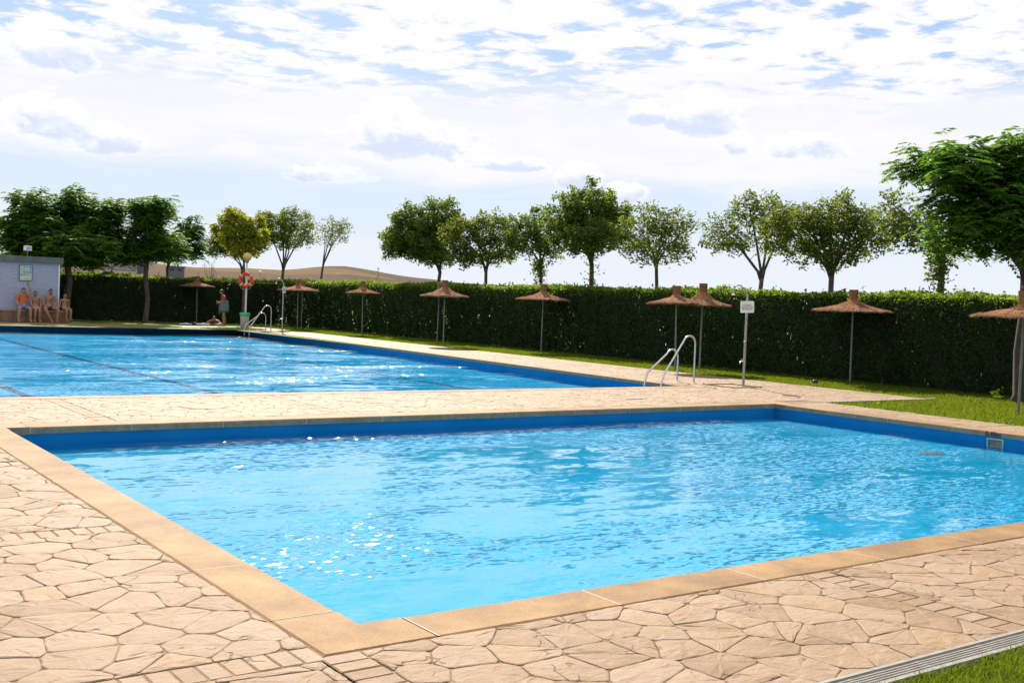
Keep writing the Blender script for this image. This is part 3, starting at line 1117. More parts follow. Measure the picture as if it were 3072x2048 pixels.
water_sheet('water', [(NX0-.011, NY0-.011), (NX1+.011, NY0-.011), (NX1+.011, NY1+.011), (NX0-.011, NY1+.011)], WZ, M['waternear'])
water_sheet('water', offq, SW, M['waterfar'])

# ------------------------------------------------------------------ drain channel along the lawn
dch = empty('drain_channel', (0, 0, 0), 0, 'white slotted plastic drain channel between stone deck and front lawn', 'drain')
mb = MB()
mb.box((5.0, 2.872, -0.01), (24.0, 0.022, 0.034)); mb.box((5.0, 3.003, -0.008), (24.0, 0.022, 0.036))
mb.build('channel_edge', M['whiteplastic'], dch)
mb = MB(); mb.add([(-7, 2.87, -0.014), (17, 2.87, -0.014), (17, 3.0, -0.014), (-7, 3.0, -0.014)], [(0, 1, 2, 3)])
mb.build('channel_bottom', simple('dirty_channel', (0.05, 0.045, 0.04), 0.9, var=0.3), dch)
mb = MB()
for k in range(6):
    mb.box((0, -0.0525+0.021*k, 0), (0.495, 0.006, 0.012))
for k in range(42):
    mb.box((-0.2425+0.485*k/41, 0, -0.0015), (0.0055 if k not in (0, 41) else 0.012, 0.108, 0.009))
gm = mb.mesh('grate')
for k in range(46):
    link('grate', gm, M['whiteplastic'], dch).location = (-6.2+0.5*k, 2.9375, 0.0)


# ------------------------------------------------------------------ grass
def blades(name, X, Y, h, w, rng, zbase=-0.02, lean=0.45):
    n = len(X)
    C = np.stack([X, Y, np.full(n, zbase)], 1)
    a = rng.random(n)*2*np.pi
    d = np.stack([np.cos(a), np.sin(a), np.zeros(n)], 1)
    hh = h*(0.5+rng.random((n, 1)))
    le = rng.normal(size=(n, 2))*lean*0.5
    tip = C+np.concatenate([le*hh, hh], 1)
    mid = C+np.concatenate([le*hh*0.35, hh*0.6], 1)
    V = np.stack([C-d*w*0.5, C+d*w*0.5, mid+d*w*0.38, mid-d*w*0.38], 1)
    V2 = np.stack([mid-d*w*0.38, mid+d*w*0.38, tip+d*w*0.05, tip-d*w*0.05], 1)
    return np.concatenate([V, V2])


rg = np.random.default_rng(3)
n = 60000
gx, gy = 3.2+rg.random(n)*4.6, 2.868-np.abs(rg.random(n)**1.1)*1.15
gy += 0.010*np.sin(gx*9)+0.012*np.sin(gx*23+1)-0.018
gv = blades('g', gx, gy, 0.034, 0.005, rg, lean=0.8)
n = 70000
lx, ly = [], []
while sum(len(a) for a in lx) < n:
    x = 16.36+rg.random(20000)*6.1; y = 5+rg.random(20000)*26
    k = ((x > 19.62) & (y > 12.84)) | ((y < 12.76))
    lx.append(x[k]); ly.append(y[k])
lx, ly = np.concatenate(lx)[:n], np.concatenate(ly)[:n]
gv2 = blades('g', lx, ly, 0.045, 0.016, rg)
n = 24000
x = 19.62+rg.random(n)*2.7; y = 31+rg.random(n)*17
gv3 = blades('g', x, y, 0.045, 0.022, rg)
tag(link('grass', quads_mesh('grass', np.concatenate([gv, gv2, gv3])), M['grassblade']), 'short mown green grass of the lawns', 'grass', kind='stuff')


# ------------------------------------------------------------------ hedges
def hedge(name, p, q, thick, H, label, seed, dens, holes, endcap=True):
    """clipped hedge from p to q (front face line), thickness to the left-hand normal"""
    rg = np.random.default_rng(seed)
    p, q = np.array(p, float), np.array(q, float)
    L = np.linalg.norm(q-p); e = (q-p)/L; nn = np.array([-e[1], e[0]])
    root = empty(name, (0, 0, 0), 0, label, 'hedge', 'clipped hedges around the lawn')

    def wave(s, z):
        return 0.07*np.sin(s*1.3+z*1.3)+0.04*np.sin(s*4.1+2*z+1)+0.03*np.sin(s*9.0+5*z)

    def topz(s):
        return H+0.035*np.sin(s*0.9)+0.035*np.sin(s*3.3+2)+0.03*np.sin(s*7.7)+0.02*np.sin(s*17.0+1)

    def to3(s, t, z):
        return np.stack([p[0]+e[0]*s+nn[0]*t, p[1]+e[1]*s+nn[1]*t, z], 1)
    # leaves: front face, top, and a thinner back
    nf = int(L*H*dens)
    s = rg.random(nf)*L; z = rg.random(nf)*H*0.985
    t = wave(s, z)+np.abs(rg.normal(size=nf))*0.09-0.05*rg.random(nf)
    t += 0.10*np.clip((z-H*0.86)/(H*0.14), 0, 1)**2
    A = to3(s, t, z)
    nt = int(L*thick*dens*0.9)
    s = rg.random(nt)*L; t = rg.random(nt)*thick
    z = topz(s)-np.abs(rg.normal(size=nt))*0.06+0.03*rg.random(nt)
    B = to3(s, t, z)
    ns = int(L*16)                       # shoots sticking up and out
    s0 = rg.random(ns)*L; t0 = rg.random(ns)*thick
    hh = np.abs(rg.normal(size=ns))*0.06
    k = rg.integers(0, ns, ns*4)
    Cc = to3(s0[k]+rg.normal(size=ns*4)*0.012, t0[k]+rg.normal(size=ns*4)*0.012, topz(s0[k])+hh[k]*rg.random(ns*4)*1.3)
    nb = int(L*H*dens*0.18)
    s = rg.random(nb)*L; z = rg.random(nb)*H
    D = to3(s, thick-np.abs(rg.normal(size=nb))*0.08, z)
    P = np.concatenate([A, B, Cc, D])
    V = leaf_quads(P, 0.085, 0.048, rg, 0.25)
    # leaves on and just under the clipped top: sunlight painted in as lighter green
    top_lit = rg.random(len(P)) < 0.9*np.clip((P[:, 2]-(H-0.26))/0.22, 0, 1)
    tag(link('foliage', quads_mesh('foliage', V[~top_lit]), M['hedge'], root), kind='stuff')
    tag(link('sunlit_top_leaves', quads_mesh('sunlit_top_leaves', V[top_lit]), M['hedge_lit'], root), kind='stuff')
    # inner mass of twigs: two sheets with gaps that let specks of light through
    Q = []
    step = 0.09
    for tt, hz in ((0.24, 0.05), (thick-0.3, 0.05)):
        S, Z = np.meshgrid(np.arange(0, L, step), np.arange(0, H-0.12, step), indexing='ij')
        S, Z = S.ravel(), Z.ravel()
        pr = np.sin(S*0.8+1)*np.sin(Z*2.1+S*0.35)
        keep = rg.random(len(S)) > holes*(1+1.6*np.clip(pr, 0, 1))
        S, Z = S[keep], Z[keep]
        j = rg.normal(size=len(S))*0.012
        f = lambda ds, dzz: to3(S+ds, tt+j+wave(S, Z), Z+dzz)
        Q.append(np.stack([f(-.047, -.002), f(step-.04, -.002), f(step-.04, step+.004), f(-.047, step+.004)], 1))
    tag(link('inner_twigs', quads_mesh('inner_twigs', np.concatenate(Q)), M['hedge_core'], root), kind='stuff')
    st = MB()
    for s_ in np.arange(0.3, L, 0.62):
        b0 = p+e*(s_+rg.normal()*0.08)+nn*thick*0.5
        st.tube([(b0[0], b0[1], -0.05), (b0[0]+rg.normal()*.05, b0[1]+rg.normal()*.05, 0.8), (b0[0]+rg.normal()*.1, b0[1]+rg.normal()*.1, H-0.25)], [0.03, 0.022, 0.008], 5)
    st.build('stem', M['bark'], root)
    return root


hedge('hedge', (22.3, 51.8), (22.3, 6.0), 1.2, 2.13, 'long dark clipped hedge running along the right lawn behind the straw umbrellas', 31, 700, 0.004)
hedge('hedge', (5.0, 50.7), (22.2, 50.7), 1.2, 2.08, 'clipped hedge at the far end behind the white brick hut and standing person', 32, 560, 0.02)

# ------------------------------------------------------------------ trees
TREES = {
    'T1': ((24.60, 39.52), [(-1.17, 4.12, 1.14, 0.92), (-0.11, 4.99, 0.92, 0.92), (-1.98, 3.81, 0.59, 0.7), (-0.52, 3.88, 1.11, 0.83), (0.54, 4.66, 0.41, 0.64), (-1.38, 4.93, 0.64, 0.64), (-0.22, 3.34, 0.92, 0.37)]),
    'T2': ((24.60, 36.10), [(-1.02, 4.14, 0.78, 0.86), (0.0, 4.35, 0.86, 0.83), (0.79, 4.13, 0.61, 0.78), (-0.65, 3.3, 0.86, 0.43), (0.56, 3.35, 0.69, 0.35)]),
    'T3': ((25.40, 33.59), [(-0.98, 4.05, 0.58, 0.75), (-0.25, 4.5, 0.67, 0.7), (0.11, 3.68, 0.83, 0.58), (-0.1, 2.93, 0.3, 0.37)]),
    'T4': ((24.60, 29.59), [(-0.95, 4.44, 0.84, 0.91), (-0.08, 5.07, 0.91, 0.84), (0.71, 4.5, 0.61, 0.76), (-0.17, 3.94, 1.22, 0.69)]),
    'T5': ((24.60, 26.32), [(-0.99, 3.9, 0.57, 0.57), (-0.16, 4.21, 0.86, 0.78), (0.61, 4.1, 0.64, 0.71), (-0.12, 3.37, 1.07, 0.43), (0.71, 3.4, 0.43, 0.36)]),
    'T6': ((25.60, 22.73), [(-1.17, 4.02, 0.65, 0.7), (-0.35, 4.57, 0.81, 0.75), (0.43, 4.45, 0.68, 0.81), (-0.69, 3.63, 0.81, 0.41)]),
    'T7': ((24.60, 19.36), [(-1.21, 3.85, 0.68, 0.81), (-0.41, 3.99, 0.87, 0.81), (0.32, 4.24, 0.74, 0.74), (0.86, 3.78, 0.62, 0.68), (-0.14, 3.29, 1.11, 0.43)]),
    'T8': ((24.80, 16.16), [(-1.12, 4.12, 0.59, 0.82), (-0.59, 3.69, 0.7, 0.7), (-0.06, 3.48, 0.64, 0.59), (-0.13, 2.93, 0.41, 0.47)]),
    'T12o': ((21.49, 53.50), [(-1.03, 3.91, 0.8, 0.68), (0.87, 5.12, 0.57, 0.57), (-1.23, 3.68, 0.57, 0.46), (0.04, 3.75, 1.03, 0.57)]),
    'T13': ((23.72, 53.50), [(-0.64, 4.97, 0.93, 0.81), (0.35, 5.14, 1.16, 0.74), (1.14, 4.73, 0.51, 0.69), (-0.07, 4.33, 1.39, 0.51)]),
    'T14': ((25.95, 53.50), [(0.48, 4.97, 0.82, 0.82), (1.05, 4.99, 0.47, 0.71), (0.16, 4.6, 0.59, 0.59)]),
    'T12y': ((19.75, 48.97), [(-0.46, 4.55, 0.94, 0.73), (-0.04, 3.87, 0.94, 0.73), (-0.67, 4.94, 0.42, 0.42), (0.53, 4.4, 0.52, 0.73)]),
    'T10': ((12.07, 49.55), [(-1.69, 4.85, 0.91, 0.81), (0.01, 5.06, 1.01, 0.85), (-1.0, 3.97, 1.92, 0.91), (1.07, 4.29, 1.41, 1.01), (1.59, 4.89, 0.81, 0.61), (-1.65, 3.01, 1.21, 0.71), (0.23, 3.12, 2.02, 0.81), (1.89, 3.4, 0.81, 0.81), (-2.33, 3.52, 0.61, 0.81)]),
    'T11': ((15.55, 49.94), [(0.0, 4.89, 1.14, 0.79), (0.83, 5.14, 0.46, 0.58), (-0.16, 3.9, 1.24, 0.93), (-0.51, 3.1, 0.93, 0.52), (0.78, 3.56, 0.93, 0.72)]),
    'T11b': ((17.55, 53.18), [(0.88, 4.6, 0.62, 0.62), (0.9, 3.76, 0.89, 0.84), (0.31, 3.3, 0.78, 0.55)]),
    'T9': ((21.20, 11.88), [(-2.18, 4.88, 0.53, 0.34), (-1.59, 4.66, 0.77, 0.58), (-0.84, 4.56, 0.87, 0.72), (-0.3, 4.82, 0.77, 0.63), (-0.88, 3.86, 1.06, 0.58), (-1.52, 3.32, 0.58, 0.38), (-0.53, 3.25, 0.87, 0.4), (0.35, 4.38, 1.06, 1.06), (0.49, 3.35, 0.96, 0.58), (1.6, 4.4, 1.1, 0.9)]),
}


LEAFCOUNT = []


def fronds(P, rg, L, n_leaf, lw):
    """drooping pinnate leaves starting at points P"""
    n = len(P)
    a = rg.random(n)*2*np.pi
    out = np.stack([np.cos(a), np.sin(a), 0.35+0.35*rg.normal(size=n)], 1)
    out = unit(out)
    ll = L*(0.7+0.6*rg.random((n, 1)))
    side = unit(np.cross(out, np.array([0, 0, 1.0])))
    V = []
    for k in range(n_leaf):
        t = 0.25+0.75*(k//2)/(n_leaf/2)
        sg = 1 if k % 2 else -1
        base = P+out*ll*t+np.array([0, 0, -1.0])*ll*0.55*t*t
        dirn = unit(side*sg*0.9+out*0.45+np.array([0, 0, -0.45]))
        w = unit(np.cross(dirn, np.array([0, 0, 1.0])+0.4*rg.normal(size=(n, 3))))
        l = dirn*lw*2.7*(1.15-0.4*abs(t-0.55))
        ww = w*lw*0.5
        V.append(np.stack([base, base+l*0.45+ww, base+l, base+l*0.45-ww], 1))
    return np.concatenate(V)


def tree(key, name, label, mat, seed, r0, dens, leafL, leafW, cl_r=0.17, nleaf=26, fork=2.6, limbs=4, pinnate=False, zb=0.0, forkoff=(0, 0), bark=None, shade=0.8, group=None, trunk_sprouts=0, woff=0.0):
    (bx, by), blobs = TREES[key]
    rg = np.random.default_rng(seed)
    az = math.atan2(bx, by)
    ru = np.array([math.cos(az), -math.sin(az), 0]); aw = np.array([math.sin(az), math.cos(az), 0])
    root = empty(name, (bx, by, 0), 0, label, 'tree', group)
    # cluster centres
    C = []
    for (u, z, rx, rz) in blobs:
        if not pinnate: u, rx, rz = u*1.06, rx*1.13, rz*1.06
        ry = 0.85*0.5*(rx+max(b[2] for b in blobs))
        vol = rx*ry*rz*4.19
        n = max(4, int(vol*dens))
        d = unit(rg.normal(size=(n, 3)))*(rg.random((n, 1))**0.42)*0.93
        C.append(np.stack([u+d[:, 0]*rx, woff+rg.normal()*0.25*rx+d[:, 1]*ry, z+d[:, 2]*rz], 1))
    C = np.concatenate(C)
    # thin overlapping ones
    keep = []
    for i in range(len(C)):
        if all((C[i]-C[j])@(C[i]-C[j]) > (cl_r*0.62)**2 for j in keep[-220:]): keep.append(i)
    C = C[keep]
    # limbs by k-means
    K = limbs
    cent = C[rg.choice(len(C), K, replace=False)]
    for _ in range(8):
        lab = np.argmin(((C[:, None]-cent[None])**2).sum(2), 1)
        cent = np.array([C[lab == k].mean(0) if (lab == k).any() else cent[k] for k in range(K)])
    F = np.array([forkoff[0], forkoff[1], fork])

    def w3(p): return tuple(ru*p[0]+aw*p[1]+np.array([0, 0, p[2]]))
    tr = MB()
    tp = [np.array([0, 0, -0.1]), np.array([0.02, 0, 0.15]), np.array([F[0]*0.25+0.04*rg.normal(), F[1]*0.25, fork*0.4]), np.array([F[0]*0.6+0.04*rg.normal(), F[1]*0.6, fork*0.75]), F]
    tr.tube([w3(p) for p in tp], [r0*1.5, r0*1.1, r0*0.95, r0*0.88, r0*0.85], 9)
    root_trunk = tr.build('trunk', bark or M['bark'], root, smooth=True)
    br = MB()
    for k in range(K):
        g = C[lab == k]
        if not len(g): continue
        e = cent[k]+np.array([0, 0, 0.25])
        mid = F*0.55+e*0.45+np.array([rg.normal()*0.1, rg.normal()*0.1, 0.12])
        path = [F-np.array([0, 0, 0.12]), F*0.8+mid*0.2+np.array([0, 0, 0.05]), mid, mid*0.4+e*0.6, e]
        rl = r0*0.62
        br.tube([w3(p) for p in path], [rl, rl*0.85, rl*0.65, rl*0.42, rl*0.15], 6)
        samp = [(path[i]*(1-t)+path[i+1]*t) for i in range(1, 4) for t in (0, 0.33, 0.66)]+[e]
        for c in g:
            dd = [np.linalg.norm(s-c)+0.5*max(0, s[2]-c[2]) for s in samp]
            s0 = samp[int(np.argmin(dd))]
            m1 = s0*0.5+c*0.5+np.array([rg.normal()*.06, rg.normal()*.06, 0.05])
            br.tube([w3(s0), w3(m1), w3(c)], [rl*0.24, rl*0.16, rl*0.05], 4, cap=False)
    br.build('branches', bark or M['bark'], root, smooth=True)
    if pinnate:
        n = len(C)*nleaf
        P = C[rg.integers(0, len(C), n)]+rg.normal(size=(n, 3))*cl_r*0.55
        P = P[:, :1]*ru+P[:, 1:2]*aw+np.stack([np.zeros(n), np.zeros(n), P[:, 2]], 1)
        V = fronds(P, rg, leafL, 12, leafW)
    else:
        n = len(C)*nleaf
        P = C[rg.integers(0, len(C), n)]+unit(rg.normal(size=(n, 3)))*(rg.random((n, 1))**0.5)*cl_r*1.45
        if trunk_sprouts:
            q = rg.random((trunk_sprouts, 1))
            T = np.concatenate([rg.normal(size=(trunk_sprouts, 2))*0.14, 2.0+q*(fork-1.7)], 1)
            T[:, :2] += F[None, :2]*0.7
            P = np.concatenate([P, T])
        P = P[:, :1]*ru+P[:, 1:2]*aw+np.stack([np.zeros(len(P)), np.zeros(len(P)), P[:, 2]], 1)
        V = leaf_quads(P, leafL, leafW, rg, 0.2)
    tag(link('crown', quads_mesh('crown', V), mat, root), kind='stuff')
    LEAFCOUNT.append((key, len(C), len(V)))
    return root


G1 = 'round trees beyond the hedge'
tree('T1', 'broadleaf_tree', 'wide olive green tree leaning left, first of the row beyond the long hedge', M['midgreen'], 1, 0.085, 33, 0.142, 0.064, cl_r=0.15, fork=2.75, limbs=5, nleaf=30, group=G1)
tree('T2', 'broadleaf_tree', 'lower rounded tree with upright forked trunk beside the wide leaning tree', M['olive'], 2, 0.075, 33, 0.133, 0.061, cl_r=0.15, fork=2.75, limbs=5, nleaf=28, group=G1)
tree('T3', 'broadleaf_tree', 'small tree with leafy sprouts around its trunk, left of the tallest middle tree', M['midgreen'], 3, 0.075, 35, 0.133, 0.061, cl_r=0.15, fork=3.0, limbs=4, nleaf=28, trunk_sprouts=260, group=G1)
tree('T4', 'broadleaf_tree', 'tallest dark green tree in the middle of the row beyond the hedge', M['midgreen'], 4, 0.095, 35, 0.133, 0.061, cl_r=0.15, fork=3.05, limbs=5, nleaf=32, trunk_sprouts=120, group=G1)
tree('T5', 'broadleaf_tree', 'thin see-through olive tree right of the tallest middle tree', M['olive'], 5, 0.065, 29, 0.119, 0.054, cl_r=0.15, fork=2.95, limbs=5, nleaf=21, group=G1)
tree('T6', 'broadleaf_tree', 'open olive tree with trunk forking into three, behind the two overlapping umbrellas', M['olive'], 6, 0.08, 29, 0.119, 0.054, cl_r=0.15, fork=2.6, limbs=5, nleaf=21, group=G1)
tree('T7', 'broadleaf_tree', 'broad brownish olive tree with V-shaped trunk above the wide single umbrella', M['olive'], 7, 0.085, 31, 0.119, 0.054, cl_r=0.15, fork=2.65, limbs=6, nleaf=28, group=G1)
tree('T8', 'broadleaf_tree', 'thin olive tree with leaf-covered trunk half hidden by the big right tree', M['olive'], 8, 0.095, 29, 0.123, 0.059, cl_r=0.15, fork=3.1, limbs=4, nleaf=24, trunk_sprouts=300, group=G1)
tree('T12o', 'broadleaf_tree', 'grey olive tree beyond the hedge behind the yellowing tree', M['olive'], 9, 0.07, 29, 0.133, 0.059, cl_r=0.15, fork=2.7, limbs=4, nleaf=25, group=G1)
tree('T13', 'broadleaf_tree', 'flat-topped olive tree with split trunk beyond the hedge right of the lamp globe', M['olive'], 10, 0.09, 26, 0.128, 0.054, cl_r=0.15, fork=2.8, limbs=5, nleaf=21, group=G1)
tree('T14', 'broadleaf_tree', 'sparse half-bare tree standing alone beyond the hedge before the brown hill', M['olive'], 11, 0.07, 24, 0.123, 0.049, cl_r=0.15, fork=3.0, limbs=4, nleaf=13, group=G1)
tree('T12y', 'yellowing_tree', 'yellow-green tree rising behind the lamp globe in front of the hedge', M['yellowleaf'], 12, 0.055, 29, 0.152, 0.098, cl_r=0.15, fork=2.9, limbs=4, nleaf=31)
tree('T10', 'feathery_tree', 'big dark green feathery tree rising behind the white brick hut', M['pinnate'], 13, 0.15, 9.8, 0.42, 0.066, cl_r=0.24, nleaf=15, fork=2.3, limbs=7, pinnate=True, woff=1.7, group='feathery dark green trees on the lawn')
tree('T11', 'feathery_tree', 'dark green feathery tree with straight trunk standing before the far hedge', M['pinnate'], 14, 0.12, 11.7, 0.40, 0.062, cl_r=0.22, nleaf=15, fork=2.55, limbs=5, pinnate=True, group='feathery dark green trees on the lawn')
tree('T11b', 'feathery_tree', 'small dark feathery tree behind the far hedge left of the yellowing tree', M['pinnate'], 15, 0.075, 14.3, 0.38, 0.06, cl_r=0.2, nleaf=15, fork=2.6, limbs=3, pinnate=True, group='feathery dark green trees on the lawn')
tree('T9', 'feathery_tree', 'large bright green feathery tree overhanging the right edge beside the nearest umbrella', M['pinnate'], 16, 0.17, 15.6, 0.40, 0.05, cl_r=0.2, nleaf=18, fork=2.5, limbs=8, pinnate=True, bark=M['darkbark'], group='feathery dark green trees on the lawn')


def weed(name, label, x, y, h, seed, spread=0.25, n=60, mat='paleleaf', L=0.07):
    rg = np.random.default_rng(seed)
    root = empty(name, (x, y, 0), 0, label, 'plant')
    st = MB(); P = []
    for k in range(max(3, n//14)):
        a = rg.random()*6.28
        e = np.array([math.cos(a)*spread*rg.random(), math.sin(a)*spread*rg.random(), h*(0.7+0.3*rg.random())])
        st.tube([(0, 0, -0.02), tuple(e*0.5+np.array([0, 0, 0.06*h])), tuple(e)], [0.012, 0.008, 0.003], 4)
        for t in rg.random(n//4): P.append(e*(0.35+0.65*t)+rg.normal(size=3)*0.05)
    st.build('stems', M['bark'], root)
    tag(link('leaves', quads_mesh('leaves', leaf_quads(np.array(P), L, L*0.5, rg, 0.2)), M[mat], root), kind='stuff')


weed('tall_weed', 'pale thin weed showing above the far hedge beneath the yellowing tree', 20.9, 56.0, 3.3, 1, 0.6, 200)
weed('sapling', 'thin leafy shoot sticking out of the long hedge top before the hill', 23.6, 43.1, 2.9, 2, 0.08, 70, 'midgreen', 0.10)
weed('young_shrub', 'small narrow shrub growing at the hedge foot right of the wide umbrella', 22.05, 15.75, 0.62, 3, 0.14, 160, 'hedge', 0.07)
weed('grass_tuft', 'tall grass tuft at the foot of the big right tree', 21.05, 12.35, 0.24, 4, 0.09, 44, 'grassblade', 0.10)


# ------------------------------------------------------------------ straw umbrellas
def umbrella(x, y, R, top, label, seed, tilt):
    rg = random.Random(seed)
    root = empty('straw_umbrella', (x, y, 0), rg.random()*6.28, label, 'umbrella', 'thatched umbrellas along the hedge')
    root.rotation_euler = (tilt[0]+rg.uniform(-.018, .018), tilt[1]+rg.uniform(-.018, .018), rg.random()*6.28)
    capz = top-0.25
    rim = 1.715+rg.uniform(-.02, .02)
    mb = MB(); mb.tube([(0, 0, -0.06), (0, 0, rim+0.12)], 0.024, 10); mb.build('pole', M['umbpole'], root, auto=40)
    n = 44
    wob = [rg.uniform(-1, 1) for _ in range(n)]
    ph = rg.random()*6

    def jit(i, k, r, z):
        a = 2*math.pi*k/n
        w = 0.5*wob[k]+0.5*math.sin(3*a+ph)
        fr = max(0, (r/R))
        return r*(1+0.025*w*fr), z+0.022*w*fr*math.sin(5*a+ph*2)-(0.012*wob[(k*7) % n] if i else 0)
    h0 = capz+0.02
    prof = [(0.095, h0), (0.16, h0-0.055), (R*0.42, rim+0.42*(h0-rim)), (R*0.64, rim+0.225*(h0-rim)), (R*0.66, rim+0.195*(h0-rim)), (R*0.85, rim+0.075*(h0-rim)), (R, rim), (R*1.005, rim-0.028), (R*0.94, rim-0.012), (R*0.5, rim+0.10), (0.03, rim+0.17)]
    mb = MB(); mb.lathe(prof, n, jit=jit)
    can = mb.build('canopy', M['thatch'], root, smooth=False)
    # loose heather twigs lying down the slope
    rgn = np.random.default_rng(seed)
    m = 1100
    a = rgn.random(m)*2*np.pi
    t = np.sqrt(rgn.random(m))*0.98+0.03
    rr_ = 0.12+(R-0.12)*t
    zz = np.interp(rr_, [0.095, 0.16, R*.42, R*.64, R*.85, R], [h0, h0-.055, rim+.42*(h0-rim), rim+.225*(h0-rim), rim+.075*(h0-rim), rim])+0.006
    P = np.stack([rr_*np.cos(a), rr_*np.sin(a), zz], 1)
    er = np.stack([np.cos(a), np.sin(a), np.full(m, -0.36)], 1)
    ea = np.stack([-np.sin(a), np.cos(a), np.zeros(m)], 1)
    d = unit(er+ea*rgn.normal(size=(m, 1))*0.22+np.array([0, 0, 1])*rgn.normal(size=(m, 1))*0.10)
    ln = 0.05+0.06*rgn.random((m, 1))
    w = ea*(0.004+0.005*rgn.random((m, 1)))
    V = np.stack([P-d*ln-w, P-d*ln+w, P+d*ln+w*.5, P+d*ln-w*.5], 1)
    m = 420                                   # frayed ends hanging over the rim
    a = rgn.random(m)*2*np.pi
    er = np.stack([np.cos(a), np.sin(a), np.zeros(m)], 1); ea = np.stack([-np.sin(a), np.cos(a), np.zeros(m)], 1)
    P = er*(R*(0.955+0.05*rgn.random((m, 1))))+np.array([0, 0, 1.0])*(rim+0.004-0.03*rgn.random((m, 1)))
    d = unit(er+np.array([0, 0, -1.0])*(0.35+0.5*rgn.random((m, 1)))+ea*rgn.normal(size=(m, 1))*0.4)
    ln = 0.025+0.035*rgn.random((m, 1)); w = ea*(0.004+0.006*rgn.random((m, 1)))
    V = np.concatenate([V, np.stack([P-d*ln-w, P-d*ln+w, P+d*ln+w*.4, P+d*ln-w*.4], 1)])
    tag(link('heather_twigs', quads_mesh('heather_twigs', V), M['thatch'], can), kind='stuff')
    mb = MB()
    mb.lathe([(0.0, top-0.004), (0.085, top), (0.108, top-0.004), (0.103, top-0.10), (0.098, capz-0.02), (0.12, capz-0.05)], 18, jit=lambda i, k, r, z: (r*(1+0.05*math.sin(k*2.1+i)), z+0.006*math.sin(k*1.7)))
    mb.build('cap', M['thatch'], root)
    mb = MB()
    for k in range(6):
        a = k*math.pi/3
        mb.tube([(0.02*math.cos(a), 0.02*math.sin(a), rim+0.13), (R*0.93*math.cos(a), R*0.93*math.sin(a), rim-0.004)], 0.007, 5)
    mb.build('rib_frame', M['umbpole'], root)
    return root


umbrella(17.94, 50.0, 0.80, 2.17, 'straw umbrella farthest away, between the far tree trunk and the standing person', 41, (0.0, 0.0))
umbrella(20.48, 44.5, 0.86, 2.19, 'straw umbrella with ragged layered canopy right beside the far shower post', 42, (0.0, 0.01))
umbrella(21.40, 46.1, 0.78, 2.12, 'straw umbrella almost hidden behind the ragged one near the far shower', 43, (0.0, 0.0))
umbrella(21.05, 39.6, 0.70, 2.18, 'small straw umbrella standing alone right of the ragged one', 44, (-0.012, 0.012))
umbrella(21.39, 34.4, 0.70, 2.16, 'rear straw umbrella of the overlapping pair in the middle of the hedge', 45, (0.0, 0.0))
umbrella(20.03, 31.8, 0.82, 2.23, 'front straw umbrella of the overlapping pair in the middle of the hedge', 46, (0.01, -0.01))
umbrella(21.64, 28.4, 0.88, 2.21, 'straw umbrella standing alone left of the near pool ladder', 47, (0.0, 0.0))
umbrella(20.08, 20.6, 0.76, 2.18, 'rear straw umbrella of the pair behind the near pool ladder', 48, (0.012, 0.02))
umbrella(20.66, 20.3, 0.74, 2.27, 'front taller straw umbrella of the pair behind the near pool ladder', 49, (0.0, 0.012))
umbrella(21.85, 16.5, 0.93, 2.21, 'wide straw umbrella right of the shower with the notice', 50, (0.0, 0.0))
umbrella(18.49, 10.4, 0.86, 2.15, 'nearest straw umbrella, cut by the right edge before the big tree', 51, (0.012, 0.012))


# ------------------------------------------------------------------ pool ladders
def arc_path(dx0, dx1, top, drop, n=10):
    """handrail in a plane: from the deck foot (dx0) up, over and down into the water (dx1)"""
    r = 0.17
    pts = [(dx0, -0.01), (dx0, top-r)]
    for k in range(1, n+1):
        a = math.pi*k/n*0.86
        pts.append((dx0-r+r*math.cos(a), top-r+r*math.sin(a)))
    ex, ez = pts[-1]
    # sloping run towards the pool then vertical
    pts += [(dx1+0.07, 0.20), (dx1+0.03, 0.08), (dx1+0.005, 0.0), (dx1, -0.10), (dx1, drop)]
    return pts


def ladder(yc, h1, h2, label, gap=0.54):
    x0 = xE(yc)
    root = empty('pool_ladder', (x0, yc, 0), math.atan(-0.0556), label, 'ladder', 'steel pool ladders')
    for y, h in ((-gap/2, h1), (gap/2, h2)):
        p = arc_path(0.80, -0.11, h, -0.60)
        mb = MB(); mb.tube([(x, y, z) for x, z in p], 0.0215, 12)
        hr = mb.build('handrail', M['steel'], root, auto=50)
        mb = MB(); mb.lathe([(0.022, 0.03), (0.045, 0.012), (0.05, 0.002), (0.05, -0.01)], 16, c=(0.80, y, 0.0))
        mb.build('flange', M['steel'], hr, auto=40)
    for z in (-0.12, -0.37):
        mb = MB(); mb.box((-0.13, 0, z), (0.075, gap-0.03, 0.025), 0, 0.006)
        mb.build('step', M['whiteplastic'], root)


ladder(17.20, 1.02, 0.70, 'near steel pool ladder with one rail higher than the other by the shower', 0.54)
ladder(43.05, 1.02, 0.70, 'far steel pool ladder at the distant corner beside the white bin', 0.62)


